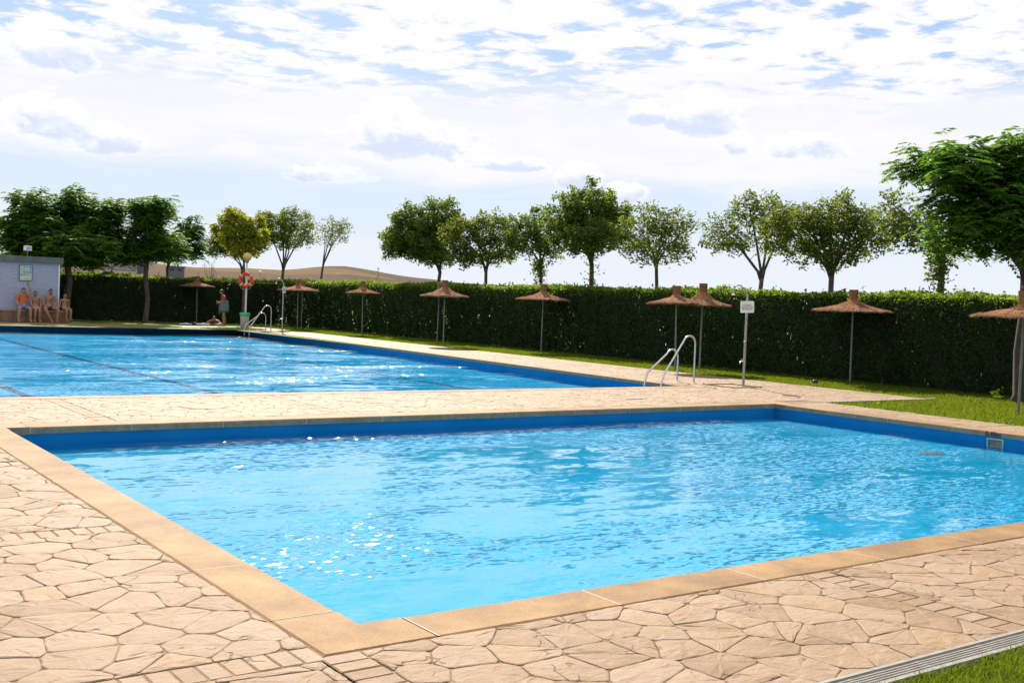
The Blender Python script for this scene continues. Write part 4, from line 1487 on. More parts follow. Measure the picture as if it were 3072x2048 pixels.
# ------------------------------------------------------------------ showers
def shower(x, y, label, signrz, arm, lines):
    root = empty('pool_shower', (x, y, 0), 0, label, 'shower', 'outdoor pool showers')
    mb = MB(); mb.tube([(0, 0, -0.01), (0, 0, 1.96)], 0.028, 12); mb.build('post', M['galv'], root, auto=40)
    d = Vector(arm).normalized()
    pts = [Vector((0, 0, 1.92)), Vector((0, 0, 1.98))+d*0.02, Vector((0, 0, 2.08))+d*0.08]
    for k in range(0, 7):
        a = math.pi*k/6
        pts.append(Vector((0, 0, 2.09+0.055*math.sin(a)))+d*(0.20-0.085*math.cos(a)))
    pts += [Vector((0, 0, 1.95))+d*0.305]
    mb = MB(); mb.tube([tuple(p) for p in pts], 0.015, 8); mb.build('arm', M['galv'], root, auto=40)
    e = Vector((0, 0, 1.93))+d*0.305
    mb = MB(); mb.lathe([(0.012, 0.05), (0.02, 0.03), (0.045, 0.0), (0.04, -0.008), (0.0, -0.008)], 14, c=tuple(e)); mb.build('shower_head', M['steel'], root, auto=40)
    mb = MB(); mb.box((0, 0, 0), (0.05, 0.035, 0.04), 0, 0.004); mb.tube([(0, -0.02, 0), (0, -0.045, 0)], 0.016, 8)
    v = mb.build('valve', M['steel'], root); v.location = (-0.03, -0.02, 0.95)
    mb = MB(); mb.tube([(0.02, 0, 0), (-0.06, 0, 0.01), (-0.085, 0, -0.005), (-0.09, 0, -0.05)], 0.011, 8); mb.tube([(-0.035, 0, 0.01), (-0.035, 0, 0.045)], 0.008, 6); mb.box((-0.035, 0, 0.05), (0.075, 0.014, 0.012))
    tp = mb.build('foot_tap', M['steel'], root, auto=40); tp.location = (-0.02, -0.01, 0.52); tp.rotation_euler = (0, 0, R_(-30))
    # notice plate with rounded corners
    sg = empty('notice', (0, 0, 1.69), signrz); sg.parent = root
    sg.rotation_euler = (0, R_(-2.5), signrz)
    w, h, r = 0.145, 0.125, 0.03
    out = []
    for cxx, czz, a0 in ((w-r, h-r, 0), (-w+r, h-r, 90), (-w+r, -h+r, 180), (w-r, -h+r, 270)):
        for k in range(6):
            a = R_(a0+18*k); out.append((cxx+r*math.cos(a), czz+r*math.sin(a)))
    n = len(out)
    mb = MB()
    mb.add([(px_, -0.036, pz) for px_, pz in out]+[(px_, -0.030, pz) for px_, pz in out], [tuple(range(n)), tuple(n+k for k in range(n))[::-1]]+[(k, n+k, n+(k+1) % n, (k+1) % n) for k in range(n)])
    mb.build('plate', M['white'], sg)
    if lines:
        t = text_mesh('lettering', lines, 0.043, M['black'], sg, (0.0, -0.0368, -0.006), (R_(90), 0, 0), bold=0.0009, ext=0.0004)
    # tray let into the deck
    mb = MB()
    for k in range(4):
        a = k*math.pi/2
        mb.box((0.42*math.cos(a)-0.28, 0.42*math.sin(a)+0.05, 0.006), (0.05 if k % 2 == 0 else 0.89, 0.89 if k % 2 == 0 else 0.05, 0.022), 0)
    mb.build('tray_rim', simple('tray_rim', (0.10, 0.075, 0.05), 0.8), root)
    return root


shower(17.73, 16.11, 'near shower post carrying a white notice with black lettering', R_(-38), (-0.85, 0.52, 0), 'Prohibido\nbañarse antes\nde ducharse')
shower(18.30, 41.2, 'far thin shower post beside the ragged straw umbrella', R_(40), (-0.75, 0.66, 0), 'Prohibido\nbañarse antes\nde ducharse')

# ------------------------------------------------------------------ lamp, lifebuoy, bin
lp = empty('lamp_post', (19.62, 48.3, 0), 0, 'white lamp post with yellowed globe behind the orange lifebuoy', 'lamp')
mb = MB(); mb.tube([(0, 0, -0.02), (0, 0, 2.92)], [0.05, 0.042], 12); mb.build('post', M['white'], lp, auto=40)
mb = MB(); mb.lathe([(0.042, 2.86), (0.075, 2.90), (0.09, 2.95), (0.085, 2.985), (0.0, 2.985)], 18); mb.build('collar', M['galv'], lp, auto=40)
mb = MB(); mb.ball((0, 0, 3.155), 0.205, 24, 16); mb.build('globe', M['globe'], lp, smooth=True)
mb = MB(); mb.tube([(0, -0.04, 2.30), (0, -0.09, 2.30)], 0.012, 6); mb.build('hook', M['galv'], lp)

bz = empty('lifebuoy', (19.62-0.075, 48.3-0.105, 2.085), R_(-22), 'orange-red lifebuoy ring with white bands hung on the lamp post', 'lifebuoy')


def torus_part(a0, a1, R, r, n, m, flat=0.75):
    vs, fs = [], []
    for i in range(n+1):
        a = a0+(a1-a0)*i/n
        for k in range(m):
            b = 2*math.pi*k/m
            q = R+r*math.cos(b)
            vs.append((q*math.cos(a), r*flat*math.sin(b), q*math.sin(a)))
    for i in range(n):
        for k in range(m):
            fs.append((i*m+k, i*m+(k+1) % m, (i+1)*m+(k+1) % m, (i+1)*m+k))
    return vs, fs


mb = MB(); mb.add(*torus_part(0, 2*math.pi, 0.28, 0.075, 48, 14)); mb.build('ring', M['buoy'], bz, smooth=True)
for k in range(4):
    a = math.pi/4+k*math.pi/2
    mb = MB(); mb.add(*torus_part(a-0.075, a+0.075, 0.28, 0.0785, 5, 14)); mb.build('band', M['white'], bz, smooth=True)
mb = MB()
for (a0, a1) in ((math.pi*1.25, math.pi*1.5), (math.pi*1.5, math.pi*1.75), (-math.pi/4, math.pi/4), (math.pi*0.25, math.pi*0.75), (math.pi*0.75, math.pi*1.25)):
    pts = []
    for i in range(9):
        t = i/8; a = a0+(a1-a0)*t
        s = 4*t*(1-t)
        pts.append((0.365*math.cos(a), -0.02, 0.365*math.sin(a)-0.075*s))
    mb.tube(pts, 0.007, 5)
mb.build('grab_rope', M['rope'], bz)

bn = empty('litter_bin', (18.56, 45.75, 0), 0.2, 'white mesh litter bin lined with a green bag below the lifebuoy', 'bin')
mb = MB()
for k in range(22):
    a = 2*math.pi*k/22
    mb.tube([(0.155*math.cos(a), 0.155*math.sin(a), 0.02), (0.20*math.cos(a), 0.20*math.sin(a), 0.60)], 0.006, 4)
for z, r in ((0.02, 0.155), (0.16, 0.166), (0.31, 0.178), (0.45, 0.189), (0.60, 0.20)):
    mb.tube([(r*math.cos(2*math.pi*k/24), r*math.sin(2*math.pi*k/24), z) for k in range(25)], 0.008, 4)
mb.build('wire_basket', M['binmesh'], bn)
mb = MB(); mb.lathe([(0.0, 0.03), (0.145, 0.03), (0.185, 0.50), (0.192, 0.60)], 22, jit=lambda i, k, r, z: (r*(1+0.03*math.sin(k*3.3+i)), z)); mb.build('liner', simple('pale_bag', (0.48, 0.52, 0.44), 0.4, var=0.15, scale=9), bn, smooth=True)
mb = MB(); mb.lathe([(0.188, 0.60), (0.205, 0.645), (0.225, 0.63), (0.222, 0.52)], 26, jit=lambda i, k, r, z: (r*(1+0.03*math.sin(k*2.3)), z+(0.02*math.sin(k*1.9) if i == 3 else 0))); mb.build('bag_rim', M['binbag'], bn, smooth=True)
mb = MB(); mb.lathe([(0.0, -0.01), (0.19, -0.01), (0.19, 0.02), (0.16, 0.03)], 20); mb.build('base', M['binbag'], bn)

# ------------------------------------------------------------------ brick hut with bench
hut = empty('brick_hut', (0, 0, 0), 0, 'low white painted brick hut with flat concrete roof at the far left', 'building')


def brick_mat():
    m, t = new_mat('white_painted_brick')
    tcn = t.n('ShaderNodeTexCoord').outputs['Object']
    mp = t.n('ShaderNodeMapping', {'Vector': tcn, 'Rotation': (R_(90), 0, 0)}).outputs[0]
    bt = t.n('ShaderNodeTexBrick', {'Vector': mp, 'Color1': (0.35, 0.37, 0.47, 1), 'Color2': (0.41, 0.43, 0.53, 1), 'Mortar': (0.26, 0.27, 0.34, 1), 'Scale': 1.0, 'Mortar Size': 0.009, 'Brick Width': 0.25, 'Row Height': 0.07})
    bp = t.n('ShaderNodeBump', {'Height': bt.outputs['Fac'], 'Strength': 0.8, 'Distance': 0.008}, invert=True)
    c = t.mix(t.math('MULTIPLY', t.noise(tcn, 1.5, 5, 0.6), 0.4), bt.outputs['Color'], (0.30, 0.32, 0.42))
    p = t.n('ShaderNodeBsdfPrincipled', {'Base Color': c, 'Roughness': 0.7, 'Normal': bp.outputs[0]})
    finish(t, p.outputs[0])
    return m


mb = MB(); mb.box((7.11, 49.0, 1.17), (8.3, 3.1, 2.42)); mb.build('wall', brick_mat(), hut)
mb = MB(); mb.box((7.13, 49.0, 2.505), (8.46, 3.34, 0.245)); rf = mb.build('roof', M['concrete'], hut)
for x in (4.6, 6.0, 7.4, 8.8, 10.2):
    mb = MB(); mb.box((x, 47.329, 2.505), (0.012, 0.006, 0.24)); mb.build('roof_joint', M['darkplastic'], rf)
mb = MB(); mb.box((11.225, 47.44, 1.17), (0.05, 0.05, 2.415)); mb.build('corner_strip', M['white'], hut)
# floodlight box on the roof
fl = empty('floodlight', (10.1, 47.9, 2.63), 0.3, 'small white floodlight box on the hut roof', 'floodlight')
mb = MB(); mb.tube([(0, 0, -0.01), (0, 0, 0.24)], 0.014, 6); mb.build('stem', M['galv'], fl)
mb = MB(); mb.box((0, 0, 0.33), (0.26, 0.16, 0.20), 0, 0.02); bd = mb.build('housing', M['white'], fl)
mb = MB(); mb.box((0, -0.082, 0.33), (0.21, 0.006, 0.15)); mb.build('glass', simple('dull_glass', (0.35, 0.42, 0.48), 0.2), bd)
# bench wall of stone blocks in front of the hut
bench = empty('stone_bench', (0, 0, 0), 0, 'low brown stone block bench along the front of the white hut', 'bench')
bm_ = simple('brown_bench_stone', (0.20, 0.120, 0.070), 0.85, var=0.35, scale=3, bump=0.006, bscale=25)
x = 3.0
while x < 11.6:
    w = min(0.46, 11.62-x)
    mb = MB(); mb.box((x+w/2, 47.22, 0.21), (w-0.012, 0.43, 0.42), 0, 0.012)
    mb.build('block', bm_, bench)
    x += 0.46
mb = MB(); mb.box((7.32, 47.215, 0.452), (8.7, 0.47, 0.058), 0, 0.012); mb.build('seat_slab', simple('pale_brown_slab', (0.34, 0.24, 0.16), 0.8, var=0.2), bench)

# information poster on the hut
ps = empty('information_poster', (9.95, 47.43, 1.955), 0, 'white information poster with rows of small coloured pictograms on the hut wall', 'poster')
mb = MB(); mb.box((0, 0, 0), (0.46, 0.014, 0.62)); mb.build('board', simple('poster_white', (0.46, 0.50, 0.45), 0.4), ps)
mb = MB()
for (c, s) in (((0, -0.003, 0.315), (0.49, 0.03, 0.02)), ((0, -0.003, -0.315), (0.49, 0.03, 0.02)), ((0.24, -0.003, 0), (0.02, 0.0302, 0.61)), ((-0.24, -0.003, 0), (0.02, 0.0302, 0.61))):
    mb.box(c, s)
mb.build('frame', simple('dark_poster_frame', (0.06, 0.07, 0.07), 0.5), ps)
pc = [simple('poster_yellow', (0.60, 0.50, 0.04), 0.5), simple('poster_green', (0.10, 0.32, 0.12), 0.5), simple('poster_blue', (0.20, 0.40, 0.60), 0.5), simple('poster_black', (0.04, 0.04, 0.05), 0.5), simple('poster_pale_green', (0.35, 0.52, 0.35), 0.5), simple('poster_red', (0.45, 0.20, 0.12), 0.5)]
lay = [[0, 3, 2, 1], [4, 2, 4, 2], [4, 1, 5, 1], [5, 1, 2, 4]]
for r in range(4):
    for c in range(4):
        mb = MB(); sz = 0.085 if (r, c) != (0, 1) else 0.05
        mb.box((-0.165+0.11*c, -0.0085, 0.235-0.105*r), (sz, 0.003, sz*0.85)); mb.build('pictogram', pc[lay[r][c]], ps)
mb = MB(); mb.box((0.06, -0.0085, -0.245), (0.27, 0.003, 0.075)); mb.build('caption_strip', pc[0], ps)


# ------------------------------------------------------------------ people
def skin_geo(V, Ed, sub=2):
    me = bpy.data.meshes.new('tmp')
    names = list(V)
    ix = {k: i for i, k in enumerate(names)}
    me.from_pydata([V[k][0] for k in names], [(ix[a], ix[b]) for a, b in Ed], [])
    o = bpy.data.objects.new('tmp', me)
    COL.objects.link(o)
    md = o.modifiers.new('skin', 'SKIN')
    if not me.skin_vertices:
        bpy.context.view_layer.objects.active = o
        bpy.ops.mesh.customdata_skin_add()
    md.use_smooth_shade = True
    md.branch_smoothing = 0.4
    for i, k in enumerate(names):
        r = V[k][1]
        d = me.skin_vertices[0].data[i]
        d.radius = r if isinstance(r, tuple) else (r, r)
        d.use_root = (i == 0)
    ss = o.modifiers.new('sub', 'SUBSURF')
    ss.levels = sub; ss.render_levels = sub
    dg = bpy.context.evaluated_depsgraph_get()
    res = bpy.data.meshes.new_from_object(o.evaluated_get(dg))
    vs = [tuple(v.co) for v in res.vertices]
    fs = [tuple(p.vertices) for p in res.polygons]
    bpy.data.objects.remove(o)
    bpy.data.meshes.remove(me); bpy.data.meshes.remove(res)
    return vs, fs


def person(label, loc, rz, J, mats, s=1.0, clothes=(), hair='hair', hairlen=0, name='person', head_rot=(0, 0), hands=None):
    """J: joint positions (metres, local, facing -Y, before scale)"""
    root = empty(name, loc, rz, label, 'person')
    v = lambda k: Vector(J[k])*s
    V, Ed = {}, []

    def jt(k, p, r):
        f = s*(1.0 if k[0] in 'ft' and k[1:2].isdigit() else 1.24)
        V[k] = (tuple(p), tuple(x*f for x in r) if isinstance(r, tuple) else r*f)
    pel, che, nec, hed = v('pelvis'), v('chest'), v('neck'), v('head')
    jt('pelvis', pel, (0.125, 0.095)); jt('belly', pel*0.55+che*0.45, (0.115, 0.085)); jt('chest', che, (0.130, 0.092)); jt('upper', che*0.4+nec*0.6, (0.085, 0.07)); jt('neck', nec, 0.048); jt('skull', nec*0.45+hed*0.55, 0.045)
    Ed += [('pelvis', 'belly'), ('belly', 'chest'), ('chest', 'upper'), ('upper', 'neck'), ('neck', 'skull')]
    for sd in 'LR':
        if 'sh'+sd in J:
            sh, el, wr = v('sh'+sd), v('el'+sd), v('wr'+sd)
            jt('sh'+sd, sh, 0.050); jt('ua'+sd, sh*0.5+el*0.5, 0.044); jt('el'+sd, el, 0.036); jt('fa'+sd, el*0.6+wr*0.4, 0.037); jt('wr'+sd, wr, 0.025)
            Ed += [('upper', 'sh'+sd), ('sh'+sd, 'ua'+sd), ('ua'+sd, 'el'+sd), ('el'+sd, 'fa'+sd), ('fa'+sd, 'wr'+sd)]
            d = (wr-el).normalized()
            if hands and sd in hands: d = Vector(hands[sd]).normalized()
            a = d.cross(Vector((0, 1, 0.2))); a = a.normalized() if a.length > 0.2 else Vector((1, 0, 0))
            nrm = a.cross(d).normalized()
            pa = wr+d*0.055*s
            jt('pa'+sd, pa, (0.034, 0.022)); Ed.append(('wr'+sd, 'pa'+sd))
            for fi, (off, ln) in enumerate(((-0.030, 0.070), (-0.010, 0.080), (0.010, 0.076), (0.030, 0.060))):
                k1 = pa+(d*0.045+a*off*1.15)*s
                k2 = k1+(d*ln*0.5+a*off*0.25-nrm*0.006)*s
                k3 = k2+(d*ln*0.42+a*off*0.2-nrm*0.016)*s
                jt('f%d%sa' % (fi, sd), k1, 0.0105); jt('f%d%sb' % (fi, sd), k2, 0.009); jt('f%d%sc' % (fi, sd), k3, 0.0075)
                Ed += [('pa'+sd, 'f%d%sa' % (fi, sd)), ('f%d%sa' % (fi, sd), 'f%d%sb' % (fi, sd)), ('f%d%sb' % (fi, sd), 'f%d%sc' % (fi, sd))]
            sg = 1 if sd == 'L' else -1
            t1 = wr+(d*0.035+a*sg*0.038)*s; t2 = t1+(d*0.03+a*sg*0.025)*s
            jt('t1'+sd, t1, 0.012); jt('t2'+sd, t2, 0.009); Ed += [('wr'+sd, 't1'+sd), ('t1'+sd, 't2'+sd)]
        hp, kn, an, to = v('hip'+sd), v('kn'+sd), v('an'+sd), v('to'+sd)
        jt('hip'+sd, hp, 0.088); jt('th'+sd, hp*0.5+kn*0.5, 0.074); jt('kn'+sd, kn, 0.054); jt('ca'+sd, kn*0.65+an*0.35, 0.054); jt('an'+sd, an, 0.034); jt('to'+sd, to, (0.038, 0.022))
        Ed += [('pelvis', 'hip'+sd), ('hip'+sd, 'th'+sd), ('th'+sd, 'kn'+sd), ('kn'+sd, 'ca'+sd), ('ca'+sd, 'an'+sd), ('an'+sd, 'to'+sd)]
    vs, fs = skin_geo(V, Ed)
    # head with brow, nose, jaw and ears, turned by head_rot (yaw, pitch)
    Rm = Matrix.Rotation(head_rot[0], 3, 'Z') @ Matrix.Rotation(head_rot[1], 3, 'X')

    def headpt(d, grow=1.0):
        x, y, z = d
        w = 0.076*(1-0.24*max(0, -z)-0.05*max(0, z))
        l = 0.096*(1-0.10*max(0, -z))
        p = Vector((x*w*1.08, y*l*1.05+0.008, z*0.124))
        if y < -0.3:
            f = max(0, -y-0.3)/0.7
            p.y += 0.012*f
            if abs(z) < 0.35 and abs(x) < 0.28: p.y -= 0.022*f*(1-abs(x)/0.28)*(1-abs(z+0.08)/0.43 if abs(z+0.08) < 0.43 else 0)
            if -0.85 < z < -0.6: p.y -= 0.010*f
        return hed+Rm @ (p*s*grow)
    hm = MB(); n, m = 20, 16
    hv = [headpt((math.sin(math.pi*i/m)*math.cos(2*math.pi*k/n), math.sin(math.pi*i/m)*math.sin(2*math.pi*k/n), math.cos(math.pi*i/m))) for i in range(m+1) for k in range(n)]
    hf = [(i*n+k, (i+1)*n+k, (i+1)*n+(k+1) % n, i*n+(k+1) % n) for i in range(m) for k in range(n)]
    hm.add(vs, fs); hm.add(hv, hf)
    for sx in (-1, 1):
        hm.ball(tuple(hed+Rm @ Vector((sx*0.076*s, 0.012*s, -0.005*s))), (0.012*s, 0.02*s, 0.032*s), 8, 6)
    body = hm.build('body', mats['skin'], root, smooth=True)
    ey = MB()
    for sx in (-1, 1):
        ey.ball(tuple(hed+Rm @ Vector((sx*0.03*s, -0.073*s, 0.012*s))), (0.013*s, 0.008*s, 0.008*s), 8, 6)
    ey.build('eyes', M['black'], root, smooth=True)
    mo = MB(); mo.ball(tuple(hed+Rm @ Vector((0, -0.077*s, -0.062*s))), (0.022*s, 0.008*s, 0.007*s), 8, 6)
    mo.build('mouth', M['redcloth'], root, smooth=True)
    # hair cap
    hr = MB(); hv, hf, ok = [], [], []
    for i in range(m+1):
        for k in range(n):
            d = (math.sin(math.pi*i/m)*math.cos(2*math.pi*k/n), math.sin(math.pi*i/m)*math.sin(2*math.pi*k/n), math.cos(math.pi*i/m))
            lim = 0.42 if d[1] < -0.45 else (-0.05 if d[1] < 0.15 else -0.45-hairlen)
            ok.append(d[2] > lim)
            hv.append(headpt(d, 1.075+0.02*math.sin(k*5+i*3)))
    for i in range(m):
        for k in range(n):
            q = (i*n+k, (i+1)*n+k, (i+1)*n+(k+1) % n, i*n+(k+1) % n)
            if all(ok[j] for j in q): hf.append(q)
    hr.add(hv, hf)
    hr.build('hair', M[hair], root, smooth=True)
    for (cn, cm, cv, ce) in clothes:
        VV = {k: (tuple(Vector(p)*s), tuple(x*s*1.2 for x in r) if isinstance(r, tuple) else r*s*1.2) for k, (p, r) in cv.items()}
        g = skin_geo(VV, ce)
        c = MB(); c.add(*g)
        c.build(cn, M[cm], root, smooth=True)
    return root


def lerp(a, b, t): return tuple(x*(1-t)+y*t for x, y in zip(a, b))


def shorts(J, mat, reach=0.55, name='shorts'):
    p, c = J['pelvis'], J['chest']
    cv = {'a': (p, (0.140, 0.112)), 'w': (lerp(p, c, 0.28), (0.132, 0.102))}
    ce = [('a', 'w')]
    for sd in 'LR':
        h, k = J['hip'+sd], J['kn'+sd]
        cv['h'+sd] = (h, 0.102); cv['t'+sd] = (lerp(h, k, reach*0.6), 0.092); cv['e'+sd] = (lerp(h, k, reach), 0.088)
        ce += [('a', 'h'+sd), ('h'+sd, 't'+sd), ('t'+sd, 'e'+sd)]
    return (name, mat, cv, ce)


def shirt(J, mat, name='shirt', sleeve=0.6):
    p, c, n = J['pelvis'], J['chest'], J['neck']
    cv = {'c': (c, (0.146, 0.110)), 'b': (lerp(p, c, 0.45), (0.138, 0.105)), 'p': (lerp(p, c, 0.12), (0.142, 0.112)), 'u': (lerp(c, n, 0.6), (0.102, 0.084)), 'n': (lerp(c, n, 0.9), 0.062)}
    ce = [('c', 'b'), ('b', 'p'), ('c', 'u'), ('u', 'n')]
    for sd in 'LR':
        cv['s'+sd] = (J['sh'+sd], 0.066); cv['e'+sd] = (lerp(J['sh'+sd], J['el'+sd], sleeve), 0.062)
        ce += [('u', 's'+sd), ('s'+sd, 'e'+sd)]
    return (name, mat, cv, ce)


# seated figures: origin under the seat front edge, bench top at 0.48
def seated(hd=0.0, lean=0.0, spread=0.16):
    z0 = 0.48+0.10
    return {'pelvis': (0, 0.05, z0), 'chest': (lean*0.5, 0.03, z0+0.33), 'neck': (lean*0.9, 0.01, z0+0.50), 'head': (lean+hd, -0.02, z0+0.64),
            'shL': (0.195+lean*0.8, 0.03, z0+0.45), 'shR': (-0.195+lean*0.8, 0.03, z0+0.45),
            'elL': (0.24+lean*0.6, 0.0, z0+0.20), 'wrL': (0.16, -0.20, z0+0.06), 'elR': (-0.24+lean*0.6, 0.0, z0+0.20), 'wrR': (-0.14, -0.20, z0+0.06),
            'hipL': (0.09, -0.02, z0-0.01), 'hipR': (-0.09, -0.02, z0-0.01), 'knL': (spread, -0.42, z0-0.03), 'knR': (-spread, -0.42, z0-0.03),
            'anL': (spread+0.02, -0.40, 0.07), 'anR': (-spread-0.02, -0.40, 0.07), 'toL': (spread+0.04, -0.56, 0.025), 'toR': (-spread-0.04, -0.56, 0.025)}


BY = 47.12
J = seated(0.0, 0.02, 0.20)
J['elL'] = (0.30, -0.02, 1.22); J['wrL'] = (0.20, -0.06, 1.44); J['shL'] = (0.20, 0.02, 1.06)
person('person in orange T-shirt and blue shorts sitting on the bench waving', (9.80, BY, 0), 0, J, {'skin': M['skin2']}, 1.0, [shirt(J, 'orangecloth'), shorts(J, 'bluecloth', 0.6)], hands={'L': (-0.35, -0.1, 0.9)}, head_rot=(0.2, 0))
J = seated(0.0, -0.02, 0.08)
J['elR'] = (-0.20, -0.10, 0.78); J['wrR'] = (-0.10, -0.32, 0.52)
person('bare-chested person in white trunks seated in the middle of the bench', (10.28, BY, 0), 0, J, {'skin': M['skin']}, 0.92, [shorts(J, 'palecloth', 0.5, 'trunks')], head_rot=(-0.15, 0))
J = seated(0.02, 0.05, 0.22)
J['knL'] = (0.28, -0.40, 0.56); J['anR'] = (0.02, -0.44, 0.07); J['toR'] = (0.04, -0.60, 0.025)
person('bare-chested person in black striped trunks seated nearest the hut corner', (10.78, BY, 0), 0, J, {'skin': M['skin']}, 1.0, [shorts(J, 'blackcloth', 0.45, 'trunks')], head_rot=(0.1, 0.1))
J = seated(0.0, 0.0, 0.10)
J['elL'] = (0.22, 0.06, 0.80); J['wrL'] = (0.27, 0.03, 0.57); J['elR'] = (-0.22, 0.06, 0.80); J['wrR'] = (-0.27, 0.05, 0.57)
person('small child in dark green trunks sitting at the outer bench end', (11.40, BY, 0.10), R_(15), J, {'skin': M['skin']}, 0.80, [shorts(J, 'greencloth', 0.4, 'trunks')], hair='hairb', head_rot=(0.5, 0))

# standing figure wrapped in a towel, facing left
J = {'pelvis': (0, 0, 0.86), 'chest': (0, -0.02, 1.18), 'neck': (0, -0.07, 1.36), 'head': (0, -0.13, 1.48),
     'shL': (0.16, -0.03, 1.30), 'shR': (-0.16, -0.03, 1.30), 'elL': (0.19, -0.06, 1.04), 'wrL': (0.08, -0.20, 1.02), 'elR': (-0.19, -0.06, 1.04), 'wrR': (-0.08, -0.20, 1.04),
     'hipL': (0.09, 0, 0.82), 'hipR': (-0.09, 0, 0.82), 'knL': (0.09, -0.03, 0.45), 'knR': (-0.10, 0.03, 0.45), 'anL': (0.09, 0.0, 0.08), 'anR': (-0.10, 0.08, 0.08), 'toL': (0.09, -0.14, 0.025), 'toR': (-0.10, -0.06, 0.025)}
pw = person('standing person in red top with teal towel round the waist by the hedge', (18.38, 47.75, 0), R_(-104), J, {'skin': M['skin']}, 1.0, [shirt(J, 'redcloth', 'top', 0.7)], hairlen=0.4, head_rot=(0, 0.35))
mb = MB()
mb.lathe([(0.165, 1.14), (0.185, 1.02), (0.205, 0.85), (0.215, 0.70), (0.20, 0.60), (0.19, 0.61)], 28, jit=lambda i, k, r, z: (r*(1+0.04*math.sin(k*2.7+i))*(1.12 if 14 < k < 26 else 1.0), z-(0.10 if 16 < k < 25 and i > 3 else 0)+0.012*math.sin(k*2.1)))
mb.build('towel', M['tealtowel'], pw, smooth=True)

# figure lying face down on the lawn edge, head towards the pool
J = {'pelvis': (0.0, 0.62, 0.12), 'chest': (0, 0.22, 0.17), 'neck': (0, 0.0, 0.22), 'head': (0, -0.13, 0.27),
     'shL': (0.18, 0.06, 0.18), 'shR': (-0.18, 0.06, 0.18), 'elL': (0.33, -0.12, 0.05), 'wrL': (0.12, -0.26, 0.045), 'elR': (-0.33, -0.12, 0.05), 'wrR': (-0.12, -0.24, 0.045),
     'hipL': (0.09, 0.68, 0.11), 'hipR': (-0.09, 0.68, 0.11), 'knL': (0.14, 1.10, 0.07), 'knR': (-0.14, 1.10, 0.07), 'anL': (0.16, 1.50, 0.06), 'anR': (-0.16, 1.50, 0.06), 'toL': (0.17, 1.64, 0.03), 'toR': (-0.17, 1.64, 0.03)}
person('person lying face down on the grass, head raised towards the pool', (18.02, 48.0, 0.0), R_(-18), J, {'skin': M['skin']}, 1.0, [shorts(J, 'blackcloth', 0.5, 'trunks')], hair='hairb', head_rot=(0, 0.1))


# crumpled towels on the ground left of the lying figure
def crumple(name, label, x, y, sx, sy, h, mat, seed, rz=0.0):
    rg = np.random.default_rng(seed)
    root = empty(name, (x, y, 0), rz, label, 'towel')
    n, m = 22, 12
    vs = []
    ph = rg.random(6)*6
    for i in range(n+1):
        for j in range(m+1):
            u, v_ = i/n-.5, j/m-.5
            ed = max(0.0, 1-max(abs(u), abs(v_))**4*16)
            z = 0.012+h*ed*(0.45+0.35*math.sin(u*13+ph[0]+3*v_)*math.sin(v_*9+ph[1])+0.2*math.sin(u*23+ph[2]))
            vs.append((u*sx+0.03*math.sin(v_*11+ph[3]), v_*sy+0.03*math.sin(u*9+ph[4]), max(0.006, z)))
    mb = MB()
    mb.add(vs, [(i*(m+1)+j, (i+1)*(m+1)+j, (i+1)*(m+1)+j+1, i*(m+1)+j+1) for i in range(n) for j in range(m)])
    mb.build('cloth', M[mat], root, smooth=True)


crumple('towel', 'crumpled dark towel on the grass left of the lying person', 16.95, 48.3, 0.75, 0.5, 0.12, 'blackcloth', 1)
crumple('towel', 'small white towel heap between dark towel and lying person', 17.5, 47.9, 0.55, 0.4, 0.11, 'palecloth', 2, 0.3)
crumple('towel', 'flat white towel next to the dark towel by the far umbrella', 16.7, 47.9, 0.5, 0.35, 0.07, 'palecloth', 3, -0.2)


# ------------------------------------------------------------------ small things
def cover(x, y, label):
    root = empty('access_cover', (x, y, 0), 0, label, 'cover')
    mb = MB(); mb.lathe([(0.0, 0.006), (0.265, 0.006), (0.285, 0.004), (0.285, -0.01)], 32); mb.build('lid', M['stone'], root)
    mb = MB(); mb.lathe([(0.288, 0.002), (0.312, 0.009), (0.322, 0.004), (0.322, -0.01)], 32); mb.build('rim', simple('cover_rim', (0.16, 0.12, 0.07), 0.7), root)


cover(5.35, 14.55, 'round access cover in the stone strip between the pools, towards the left')
cover(12.9, 14.45, 'round access cover in the stone strip between the pools, before the ladder')
mb = MB(); mb.lathe([(0.0, 0.09), (0.045, 0.09), (0.06, 0.075), (0.065, 0.0), (0.065, -0.03)], 16)
o = mb.build('sprinkler_head', M['darkplastic'], None, auto=40); o.location = (20.45, 16.4, 0)
tag(o, 'small black sprinkler stub on the lawn left of the wide umbrella', 'sprinkler')
for k, (x, y, lb) in enumerate(((17.9, 11.35, 'yellow fallen leaf on the lawn left of the nearest umbrella pole'), (17.2, 12.35, 'yellow fallen leaf on the lawn by the pale deck kerb'), (20.1, 12.2, 'yellow fallen leaf on the lawn close to the big right tree'))):
    rg = np.random.default_rng(80+k)
    o = link('fallen_leaf', quads_mesh('fallen_leaf', leaf_quads(np.array([[0, 0, 0.02]]), 0.12, 0.08, rg, 1.5)), M['yellowleaf'])
    o.location = (x, y, 0)
    tag(o, lb, 'leaf', 'fallen leaves on the lawn')


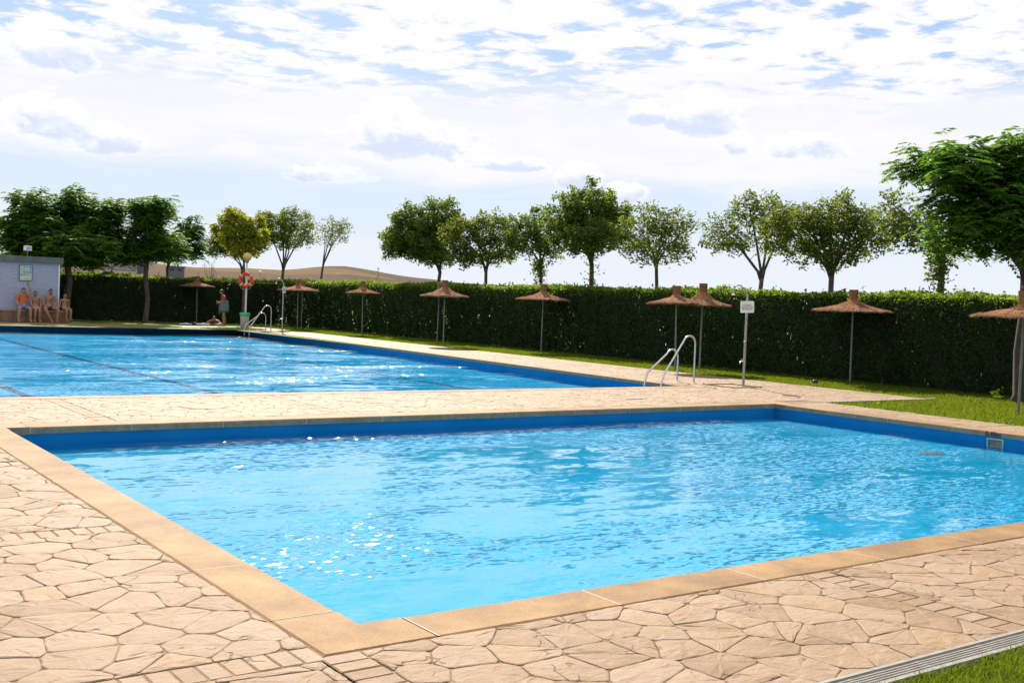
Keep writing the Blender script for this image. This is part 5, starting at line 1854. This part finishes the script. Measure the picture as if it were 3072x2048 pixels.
# ------------------------------------------------------------------ far village beyond the hedge
def house(x, y, z, w, d, h, rz, wallc, label, flat=False, roofc=(0.22, 0.12, 0.08), nwin=3):
    root = empty('farm_building', (x, y, z), rz, label, 'building', 'far buildings on the hillside')
    mb = MB(); mb.box((0, 0, h/2-1), (w, d, h+2)); wl = mb.build('wall', simple('far_wall', wallc, 0.9, var=0.1, scale=0.3), root)
    mb = MB()
    if flat:
        mb.box((0, 0, h+0.15), (w+0.5, d+0.5, 0.3))
    else:
        e = 0.4
        mb.add([(-w/2-e, -d/2-e, h), (w/2+e, -d/2-e, h), (w/2+e, d/2+e, h), (-w/2-e, d/2+e, h), (-w/2-e, 0, h+d*0.22), (w/2+e, 0, h+d*0.22)], [(0, 1, 5, 4), (2, 3, 4, 5), (0, 4, 3), (1, 2, 5), (0, 3, 2, 1)])
    mb.build('roof', simple('far_roof', roofc, 0.9, var=0.15, scale=0.3), root)
    for k in range(nwin):
        mb = MB(); mb.box((-w/2+w*(k+0.5)/nwin, -d/2-0.02, h*0.5), (min(1.2, w/nwin*0.5), 0.12, h*0.35)); mb.build('window', M['darkplastic'], root)


house(74.4, 290.6, 5.4, 6.5, 5, 2.0, R_(-14), (0.50, 0.47, 0.42), 'low pale farm building with tiled roof beyond the far hedge', nwin=3)
house(88.1, 286.8, 6.2, 2.2, 2.2, 2.5, R_(-20), (0.10, 0.085, 0.14), 'small dark boxy hut with flat roof between the far trees', True, (0.1, 0.1, 0.14), 1)
house(86.0, 306.0, 6.9, 12, 6, 2.0, R_(-10), (0.36, 0.34, 0.32), 'long grey shed on the slope behind the small dark hut', False, (0.25, 0.24, 0.23), 4)
house(96.2, 284.2, 5.6, 4, 3, 1.3, R_(-22), (0.14, 0.14, 0.16), 'low bluish grey shed on the field right of the dark hut', True, (0.14, 0.15, 0.17), 2)
sl_ = empty('street_lamp', (47.0, 112.0, -0.1), 0, 'thin far street lamp before the brown field right of the lifebuoy', 'lamp')
mb = MB(); mb.tube([(0, 0, -0.2), (0, 0, 3.6)], 0.05, 6); mb.build('post', M['galv'], sl_)
mb = MB(); mb.ball((0, 0, 3.75), 0.16, 10, 8); mb.build('globe', M['white'], sl_, smooth=True)
